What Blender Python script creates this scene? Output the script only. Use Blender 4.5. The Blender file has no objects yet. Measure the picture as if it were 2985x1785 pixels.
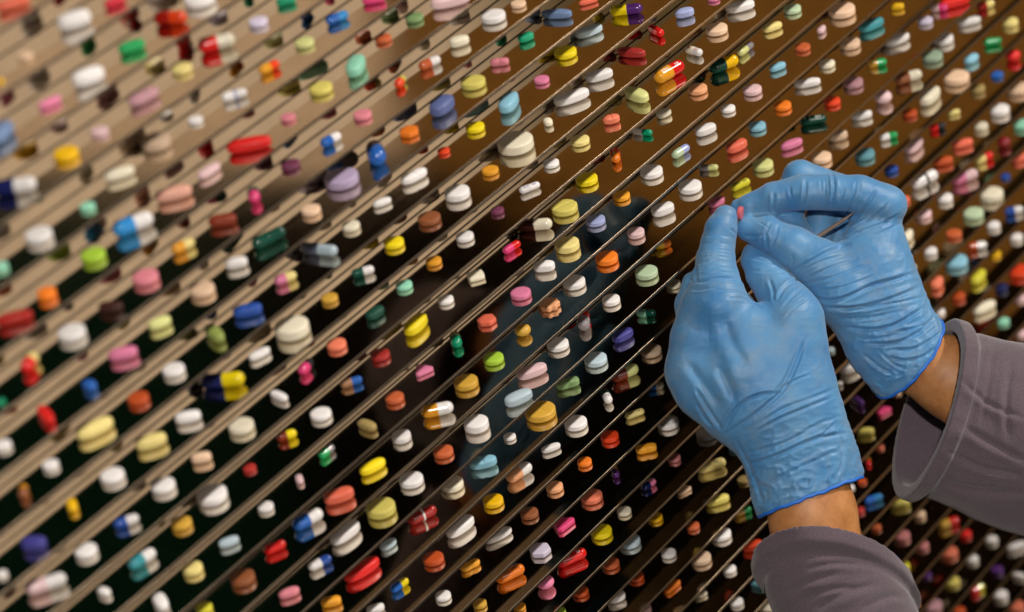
import bpy, math, random
import numpy as np
from mathutils import Matrix, Vector

random.seed(7); rng = np.random.default_rng(7)
S = 0.027                      # one shelf pitch in metres
X0 = 42.0                      # middle of the stretch of cabinet in view, in shelf pitches
D = 1.0                        # shelf depth in pitches
col = bpy.context.scene.collection
scene = bpy.context.scene

# ---------------------------------------------------------------- camera pose (solved from the shelf lines)
CR = np.array([[0.5747115960477264, -0.8023754929870147, -0.16093523424694817],
               [-0.49534062047549027, -0.18453258145749724, -0.8488730152900306],
               [0.6514171099036555, 0.5675749242474312, -0.5035021889627607]])
CC = np.array([0.0, -34.57215412711469, 19.07812900600371])
F = 8766.727125277646

def W(p):
    """pitch units -> metres"""
    p = np.asarray(p, float)
    q = p * S
    q[..., 0] -= X0 * S
    return q

def at(px, py, t):
    """photo position + distance (pitches) -> point in pitches"""
    px = np.asarray(px, float); py = np.asarray(py, float); t = np.asarray(t, float)
    v = np.stack([(px - 1492.5) / F * t, (py - 892.5) / F * t, t * np.ones_like(px)], -1)
    return CC + v @ CR

# ---------------------------------------------------------------- helpers
def mesh_obj(name, verts, faces, m, parent=None, smooth=True):
    me = bpy.data.meshes.new(name)
    me.from_pydata([tuple(map(float, v)) for v in verts], [], [tuple(int(i) for i in f) for f in faces])
    me.update()
    if smooth:
        me.polygons.foreach_set('use_smooth', [True] * len(me.polygons))
    me.materials.append(m)
    o = bpy.data.objects.new(name, me); col.objects.link(o)
    if parent: o.parent = parent
    return o

def tag(o, label=None, cat=None, group=None, kind=None):
    if label: o['label'] = label
    if cat: o['category'] = cat
    if group: o['group'] = group
    if kind: o['kind'] = kind
    return o

def empty(name, loc=(0, 0, 0), rz=0.0):
    o = bpy.data.objects.new(name, None); col.objects.link(o)
    o.empty_display_size = 0.01; o.location = loc; o.rotation_euler = (0, 0, rz)
    return o

def nodes(name):
    m = bpy.data.materials.new(name); m.use_nodes = True
    nt = m.node_tree; b = nt.nodes['Principled BSDF']
    return m, nt, b

def srgb(h):
    h = h.lstrip('#'); v = [int(h[i:i + 2], 16) / 255 for i in (0, 2, 4)]
    return tuple(((c + .055) / 1.055) ** 2.4 if c > .04045 else c / 12.92 for c in v) + (1.0,)

# ---------------------------------------------------------------- materials
def tablet_mat(name, c, rough=.5, bump=.25, scale=2600, coat=0.0):
    m, nt, b = nodes(name)
    N = nt.nodes; L = nt.links
    info = N.new('ShaderNodeObjectInfo'); tc = N.new('ShaderNodeTexCoord')
    hs = N.new('ShaderNodeHueSaturation'); hs.inputs['Color'].default_value = c
    mr = N.new('ShaderNodeMapRange'); mr.inputs['To Min'].default_value = .88; mr.inputs['To Max'].default_value = 1.08
    L.new(info.outputs['Random'], mr.inputs['Value']); L.new(mr.outputs[0], hs.inputs['Value'])
    nz = N.new('ShaderNodeTexNoise'); nz.inputs['Scale'].default_value = scale; nz.inputs['Detail'].default_value = 3
    L.new(tc.outputs['Object'], nz.inputs['Vector'])
    mx = N.new('ShaderNodeMix'); mx.data_type = 'RGBA'; mx.blend_type = 'MULTIPLY'
    mx.inputs[0].default_value = 1.0
    mr2 = N.new('ShaderNodeMapRange'); mr2.inputs['From Min'].default_value = .3; mr2.inputs['From Max'].default_value = .7
    mr2.inputs['To Min'].default_value = .9; mr2.inputs['To Max'].default_value = 1.03
    L.new(nz.outputs['Fac'], mr2.inputs['Value']); L.new(hs.outputs[0], mx.inputs[6]); L.new(mr2.outputs[0], mx.inputs[7])
    L.new(mx.outputs[2], b.inputs['Base Color'])
    bp = N.new('ShaderNodeBump'); bp.inputs['Strength'].default_value = bump; bp.inputs['Distance'].default_value = .00015
    L.new(nz.outputs['Fac'], bp.inputs['Height']); L.new(bp.outputs[0], b.inputs['Normal'])
    b.inputs['Roughness'].default_value = rough
    b.inputs['Coat Weight'].default_value = coat; b.inputs['Coat Roughness'].default_value = .25
    b.inputs['Specular IOR Level'].default_value = .4
    return m

PAL = dict(white='#e9e4e2', ivory='#e3dac2', pale_peach='#e6c3a4', peach='#e8a678', peach_pink='#e3a894', beige='#c4a98f', tan='#a57a58',
  olive_tan='#a08a55', pale_pink='#e2bfc2', rose_pink='#d57f8c', dusty_pink='#c47a7c', pink='#dc7ca0', hot_pink='#dc3f78', crimson='#c8283c',
  coral='#e0694f', salmon='#e37a5c', terracotta='#bd5c33', rust='#b64a1c', rust_brown='#83321a', brown='#8f5330', dark_brown='#3a1a12',
  brick_red='#a82c28', maroon='#7c1318', dark_red='#9a1a10', red='#d81f1c', orange_red='#e2431a', orange='#e87a1e', amber='#e39c26',
  gold='#cfa13a', golden_yellow='#ecb808', bright_yellow='#ecd312', butter_yellow='#ecd98a', lemon='#d6cf38', olive_yellow='#cdc061',
  pale_lime='#d0d28a', lime_green='#a8cf3c', olive_green='#8f9c50', moss_green='#7d9c66', sage_green='#8ca08a', pale_green='#b9ceab', mint='#8fd0b4',
  green='#1f9e56', emerald='#0b8f66', dark_green='#0a4436', teal='#3c8e98', steel_teal='#5c929e', sky_blue='#86bcd2', pale_blue='#b6c8d2',
  periwinkle='#9ca6d2', blue='#2660b4', royal_blue='#21499c', navy='#141c52', steel_blue='#6c84ac', slate_blue='#566292', slate_grey='#5a5f72',
  indigo='#3c3a84', lavender='#b4a2c2', pale_lavender='#cdc3d8', mauve='#b0838c', plum='#6f3450', purple='#50256e', grey='#8a8286', charcoal='#26262c')
_tm = {}; _cm = {}
def TM(c):
    if c not in _tm:
        _tm[c] = tablet_mat('tablet_' + c, srgb(PAL[c]), .5, .22, coat=.12)
    return _tm[c]
def CM(c):
    if c not in _cm:
        v = srgb(PAL[c]); v = tuple(x * .9 for x in v[:3]) + (1,)
        if c in ('sky_blue',): v = srgb('#2f86c8')
        m = tablet_mat('gelatin_' + c, v, .2, .03, 900, coat=.6)
        m.node_tree.nodes['Principled BSDF'].inputs['Coat Roughness'].default_value = .1
        _cm[c] = m
    return _cm[c]

def mirror_mat(name, c, rough, streak=0.0):
    m, nt, b = nodes(name); N = nt.nodes; L = nt.links
    b.inputs['Base Color'].default_value = c; b.inputs['Metallic'].default_value = 1
    tc = N.new('ShaderNodeTexCoord'); mp = N.new('ShaderNodeMapping'); mp.inputs['Scale'].default_value = (14, 400, 400)
    nz = N.new('ShaderNodeTexNoise'); nz.inputs['Scale'].default_value = 1.2; nz.inputs['Detail'].default_value = 4
    L.new(tc.outputs['Object'], mp.inputs[0]); L.new(mp.outputs[0], nz.inputs['Vector'])
    mr = N.new('ShaderNodeMapRange'); mr.inputs['To Min'].default_value = rough * .5; mr.inputs['To Max'].default_value = rough * 1.6
    L.new(nz.outputs['Fac'], mr.inputs['Value']); L.new(mr.outputs[0], b.inputs['Roughness'])
    # faint smudges in the polish
    nz2 = N.new('ShaderNodeTexNoise'); nz2.inputs['Scale'].default_value = 60; nz2.inputs['Detail'].default_value = 5
    L.new(tc.outputs['Object'], nz2.inputs['Vector'])
    cr = N.new('ShaderNodeMapRange'); cr.inputs['From Min'].default_value = .35; cr.inputs['From Max'].default_value = .65
    cr.inputs['To Min'].default_value = .93; cr.inputs['To Max'].default_value = 1.0
    L.new(nz2.outputs['Fac'], cr.inputs['Value'])
    mx = N.new('ShaderNodeMix'); mx.data_type = 'RGBA'; mx.blend_type = 'MULTIPLY'; mx.inputs[0].default_value = 1
    mx.inputs[6].default_value = c; L.new(cr.outputs[0], mx.inputs[7]); L.new(mx.outputs[2], b.inputs['Base Color'])
    # panels are never perfectly flat
    nz3 = N.new('ShaderNodeTexNoise'); nz3.inputs['Scale'].default_value = 9; nz3.inputs['Detail'].default_value = 1
    L.new(tc.outputs['Object'], nz3.inputs['Vector'])
    bp = N.new('ShaderNodeBump'); bp.inputs['Strength'].default_value = .12; bp.inputs['Distance'].default_value = .002
    L.new(nz3.outputs['Fac'], bp.inputs['Height']); L.new(bp.outputs[0], b.inputs['Normal'])
    return m
M_shelf = mirror_mat('polished_shelf', (.74, .68, .59, 1), .035)
M_back = mirror_mat('polished_back', (.76, .69, .60, 1), .045)
M_seal = nodes('joint_sealant')[0]; M_seal.node_tree.nodes['Principled BSDF'].inputs['Base Color'].default_value = (.045, .022, .014, 1)
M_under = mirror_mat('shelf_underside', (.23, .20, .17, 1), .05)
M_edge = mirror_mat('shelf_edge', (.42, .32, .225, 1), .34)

# ---------------------------------------------------------------- the cabinet
XA, XB = 14.0, 80.0
K0, K1 = -6, 38
cab = tag(empty('mirrored_cabinet', (0, 0, 0)), 'mirror-backed cabinet of thin polished metal shelves holding rows of pills', 'cabinet')
def box(x0, x1, y0, y1, z0, z1):
    v = [(x, y, z) for x in (x0, x1) for y in (y0, y1) for z in (z0, z1)]
    f = [(0, 1, 3, 2), (4, 6, 7, 5), (0, 4, 5, 1), (2, 3, 7, 6), (0, 2, 6, 4), (1, 5, 7, 3)]
    return W(np.array(v)), f
v, f = box(XA, XB, D, D + .12, -K1 - 1, -K0 + 1.5)
mesh_obj('mirror_back', v, f, M_back, cab, smooth=False)
TH = .07
DZ = {6: -.05, 7: -.03, 12: .03, 11: .03, 13: .05, 15: .03, 1: .03, 2: .03, 5: -.04}
def shelf_z(k): return -k + DZ.get(k, 0) * .6
for k in range(K0, K1 + 1):
    zt = shelf_z(k)
    # rounded nose: front profile in (y, z)
    r = TH / 2
    r = .008
    prof = [(D - .002, .011), (D - .02, .009), (D - .023, 0.0)] + [(r - r * math.sin(a), r * math.cos(a) - r) for a in [i * math.pi / 8 for i in range(5)]] \
        + [(r - r * math.cos(a), -TH + r - r * math.sin(a)) for a in [i * math.pi / 8 for i in range(5)]] + [(D - .002, -TH)]
    n = len(prof)
    vv = [(x, y, zt + z) for x in (XA, XB) for (y, z) in prof]
    ff = [(i, i + n, (i + 1) % n + n, (i + 1) % n) for i in range(n)] + [tuple(range(n)), tuple(range(2 * n - 1, n - 1, -1))]
    o = mesh_obj('shelf', W(np.array(vv)), ff, M_shelf, cab, smooth=False)
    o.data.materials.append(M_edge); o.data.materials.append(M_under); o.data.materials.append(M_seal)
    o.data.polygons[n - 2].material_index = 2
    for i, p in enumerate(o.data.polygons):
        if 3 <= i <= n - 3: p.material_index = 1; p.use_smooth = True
        if i in (0, 1): p.material_index = 3        # dark bead of sealant along the back joint

# ---------------------------------------------------------------- pills
def tablet_mesh(kind, L, Wd, H, score, seed, seg=64, rings=11):
    """one pressed tablet: outline(angle) x domed profile, optional break line"""
    r_ = random.Random(seed)
    a, b = L / 2, Wd / 2
    def outline(t):
        c, s = math.cos(t), math.sin(t)
        if kind in 'rb': return a
        if kind == 'x':
            n = 6; tt = (t + math.pi / 6) % (2 * math.pi / n) - math.pi / n
            return a * .9 / max(math.cos(tt), .0) ** .8
        if kind == 't':
            n = 3; tt = (t + 1.0) % (2 * math.pi / n) - math.pi / n
            return min(a * .66 / math.cos(tt), a * 1.04) * (1.0 + .02 * math.cos(3 * t))
        if kind == 'd':
            return a / (abs(c) ** 1.15 + abs(s) ** 1.15) ** (1 / 1.15) * 1.02
        if kind == 's':
            return a * (.92 + .09 * math.cos(8 * t))
        if kind == 'w':
            base = (abs(c / a) ** 3 + abs(s / b) ** 3) ** (-1 / 3)
            return base * (1 - .2 * abs(s) ** 4)
        n = 2.5
        return (abs(c / a) ** n + abs(s / b) ** n) ** (-1 / n)
    band = .62 if kind in 'rxtds' else .42
    if kind == 'b': band = 0.0
    if score == 2: band = .85
    h = H / 2
    prof = []
    for i in range(rings):
        s = (i / (rings - 1)) ** .8
        prof.append((s, h * (band + (1 - band) * math.sqrt(max(0, 1 - s ** 2.0 * .97)))))
    # chamfer at the rim
    prof.append((1.0, h * band * .9 if band else 0.0))
    prof[-2] = (.975 if band else .995, prof[-2][1])
    if band: prof.append((1.0, h * band * .72))
    verts = [(0, 0, prof[0][1])]; faces = []
    rr = [p for p in prof[1:]]
    ang = [2 * math.pi * j / seg for j in range(seg)]
    R = [outline(t) for t in ang]
    if kind == 'o' or kind == 'w':
        pass
    for (s, z) in rr:
        for j, t in enumerate(ang):
            x, y = s * R[j] * math.cos(t), s * R[j] * math.sin(t)
            verts.append((x, y, z))
    nr = len(rr)
    # lower half, mirrored
    low = len(verts)
    for (s, z) in reversed(rr):
        if z == 0.0: continue
        for j, t in enumerate(ang):
            verts.append((s * R[j] * math.cos(t), s * R[j] * math.sin(t), -z))
    nlow = (len(verts) - low) // seg
    verts.append((0, 0, -prof[0][1]))
    def q(i, j): return 1 + i * seg + j % seg
    for j in range(seg): faces.append((0, q(0, j), q(0, j + 1)))
    tot = nr + nlow
    for i in range(tot - 1):
        for j in range(seg): faces.append((q(i, j), q(i + 1, j), q(i + 1, j + 1), q(i, j + 1)))
    for j in range(seg): faces.append((q(tot - 1, j), len(verts) - 1, q(tot - 1, j + 1)))
    V = np.array(verts)
    if score:
        w = .05 * L
        top = V[:, 2] > h * band * .5
        ph = 0 if kind in 'ow' else r_.uniform(-.5, 1.2)
        dd = V[:, 0] * math.cos(ph) + V[:, 1] * math.sin(ph)
        V[top, 2] -= H * .07 * np.exp(-(dd[top] / w) ** 2)
    if kind in 'r' and r_.random() < .25: V[:, 2] *= 1.0
    V[:, 2] += h
    return V, faces

def lathe_x(prof, seg=28):
    V = []; Fc = []
    for (x, r) in prof:
        for j in range(seg):
            t = 2 * math.pi * j / seg
            V.append((x, r * math.cos(t), r * math.sin(t)))
    n = len(prof)
    for i in range(n - 1):
        for j in range(seg):
            a = i * seg + j; b = i * seg + (j + 1) % seg
            Fc.append((a, b, b + seg, a + seg))
    Fc.append(tuple(range(seg - 1, -1, -1))); Fc.append(tuple(range((n - 1) * seg, n * seg)))
    return V, Fc

M_ink = tablet_mat('print_black', srgb('#1c1a1c'), .5, .02)
M_inkw = tablet_mat('print_white', srgb('#ece8e4'), .5, .02)
M_inko = tablet_mat('print_orange', srgb('#cf5a24'), .5, .02)
M_inkb = tablet_mat('print_blue', srgb('#3a4a9c'), .5, .02)

GLY = {0: '1111', 1: '1010', 2: '0111', 3: '1101', 4: '1011', 5: '1110'}
def print_marks(parent, r, z0, x0, x1, m, seed, rows=1, across=False):
    """a row of small printed characters wrapped over the upper side of a capsule"""
    rn = random.Random(seed); V = []; Fc = []
    n = max(3, int(abs(x1 - x0) / (r * .34)))
    hh = .5
    def quad(xa, xb, ta, tb):
        i = len(V)
        m_ = 4
        for s in range(m_ + 1):
            t = ta + (tb - ta) * s / m_
            V.append((xa, -r * 1.012 * math.sin(t), z0 + r * 1.012 * math.cos(t)))
            V.append((xb, -r * 1.012 * math.sin(t), z0 + r * 1.012 * math.cos(t)))
        for s in range(m_): Fc.append((i + 2 * s, i + 2 * s + 1, i + 2 * s + 3, i + 2 * s + 2))
    step = (x1 - x0) / n; cw = step * .68; st = abs(cw) * .28
    for row in range(rows):
        c0 = .55 - .34 + row * .75
        for i in range(n):
            if rn.random() < .12: continue
            xa = x0 + i * step; g = GLY[rn.randrange(6)]
            t0, t1 = c0, c0 + hh
            if g[0] == '1': quad(xa, xa + st, t0, t1)
            if g[1] == '1': quad(xa, xa + cw, t0, t0 + .12)
            if g[2] == '1': quad(xa + cw - st, xa + cw, t0, t1)
            if g[3] == '1': quad(xa, xa + cw, (t0 + t1) / 2 - .06, (t0 + t1) / 2 + .06)
    o = mesh_obj('printed_text', np.array(V) * S, Fc, m, parent)
    return o

def capsule(x, y, k, ang, L, Wd, ca, cb, pr, seed):
    root = empty('capsule', tuple(W(np.array([x, y, shelf_z(k)]))), ang)
    r = Wd / 2; rc = r * 1.0; rb = r * .945
    a = L / 2
    def prof(x0, x1, rad, end):     # end: -1 left dome, +1 right dome
        pts = []
        if end < 0:
            for i in range(9):
                t = math.pi / 2 * i / 8
                pts.append((x0 + rad - rad * math.cos(t), max(rad * math.sin(t), rad * .04)))
            pts += [(x0 + rad + (x1 - x0 - rad) * q, rad) for q in (.04, .12, .9, .96)] + [(x1 - .002, rad), (x1, rad * .985), (x1, rad * .97), (x1, rad * .9)]
        else:
            pts += [(x0, rad * .8), (x0 + .002, rad)] + [(x0 + (x1 - rad - x0) * q, rad) for q in (.04, .12, .9, .96)]
            for i in range(9):
                t = math.pi / 2 * (8 - i) / 8
                pts.append((x1 - rad + rad * math.cos(t), max(rad * math.sin(t), rad * .04)))
        return pts
    sgn = 1
    j = 0.06 * L
    V, Fc = lathe_x(prof(-a, j if False else 0.02 * L, rc, -1)); V = [(p[0], p[1], p[2] + r) for p in V]
    c1 = mesh_obj('cap_half', np.array(V) * S, Fc, CM(ca), root)
    V, Fc = lathe_x(prof(-0.05 * L, a, rb, 1)); V = [(p[0], p[1], p[2] + r) for p in V]
    c2 = mesh_obj('body_half', np.array(V) * S, Fc, CM(cb), root)
    if pr.startswith('band'):
        m = {'bandblue': M_inkb, 'bandblack': M_ink, 'bandwhite': M_inkw}[pr]
        wd = .06 * L if pr != 'bandblack' else .09 * L
        V, Fc = lathe_x([(-wd / 2 + .01, r * .9), (-wd / 2 + .01, r * 1.03), (wd / 2 + .01, r * 1.03), (wd / 2 + .01, r * .9)])
        V = [(p[0], p[1], p[2] + r) for p in V]
        mesh_obj('band', np.array(V) * S, Fc, m, root)
    if pr in ('print', 'whiteprint', 'orangeprint', 'blueprint'):
        m = {'print': M_ink, 'whiteprint': M_inkw, 'orangeprint': M_inko, 'blueprint': M_inkb}[pr]
        print_marks(root, r, r, -a * .62, -a * .12, m, seed)
        print_marks(root, rb, r, a * .2, a * .62, m, seed + 1)
    if pr == 'dots':
        V = []; Fc = []
        for s in (-.25, .25):
            i = len(V)
            for q in range(10):
                t = 2 * math.pi * q / 10
                th = s + .12 * math.cos(t); xx = a * .45 + .03 * L * math.sin(t) * 1.6
                V.append((xx, -rb * 1.015 * math.sin(th), r + rb * 1.015 * math.cos(th)))
            Fc.append(tuple(range(i, i + 10)))
        mesh_obj('printed_dots', np.array(V) * S, Fc, M_ink, root)
    return root

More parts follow.
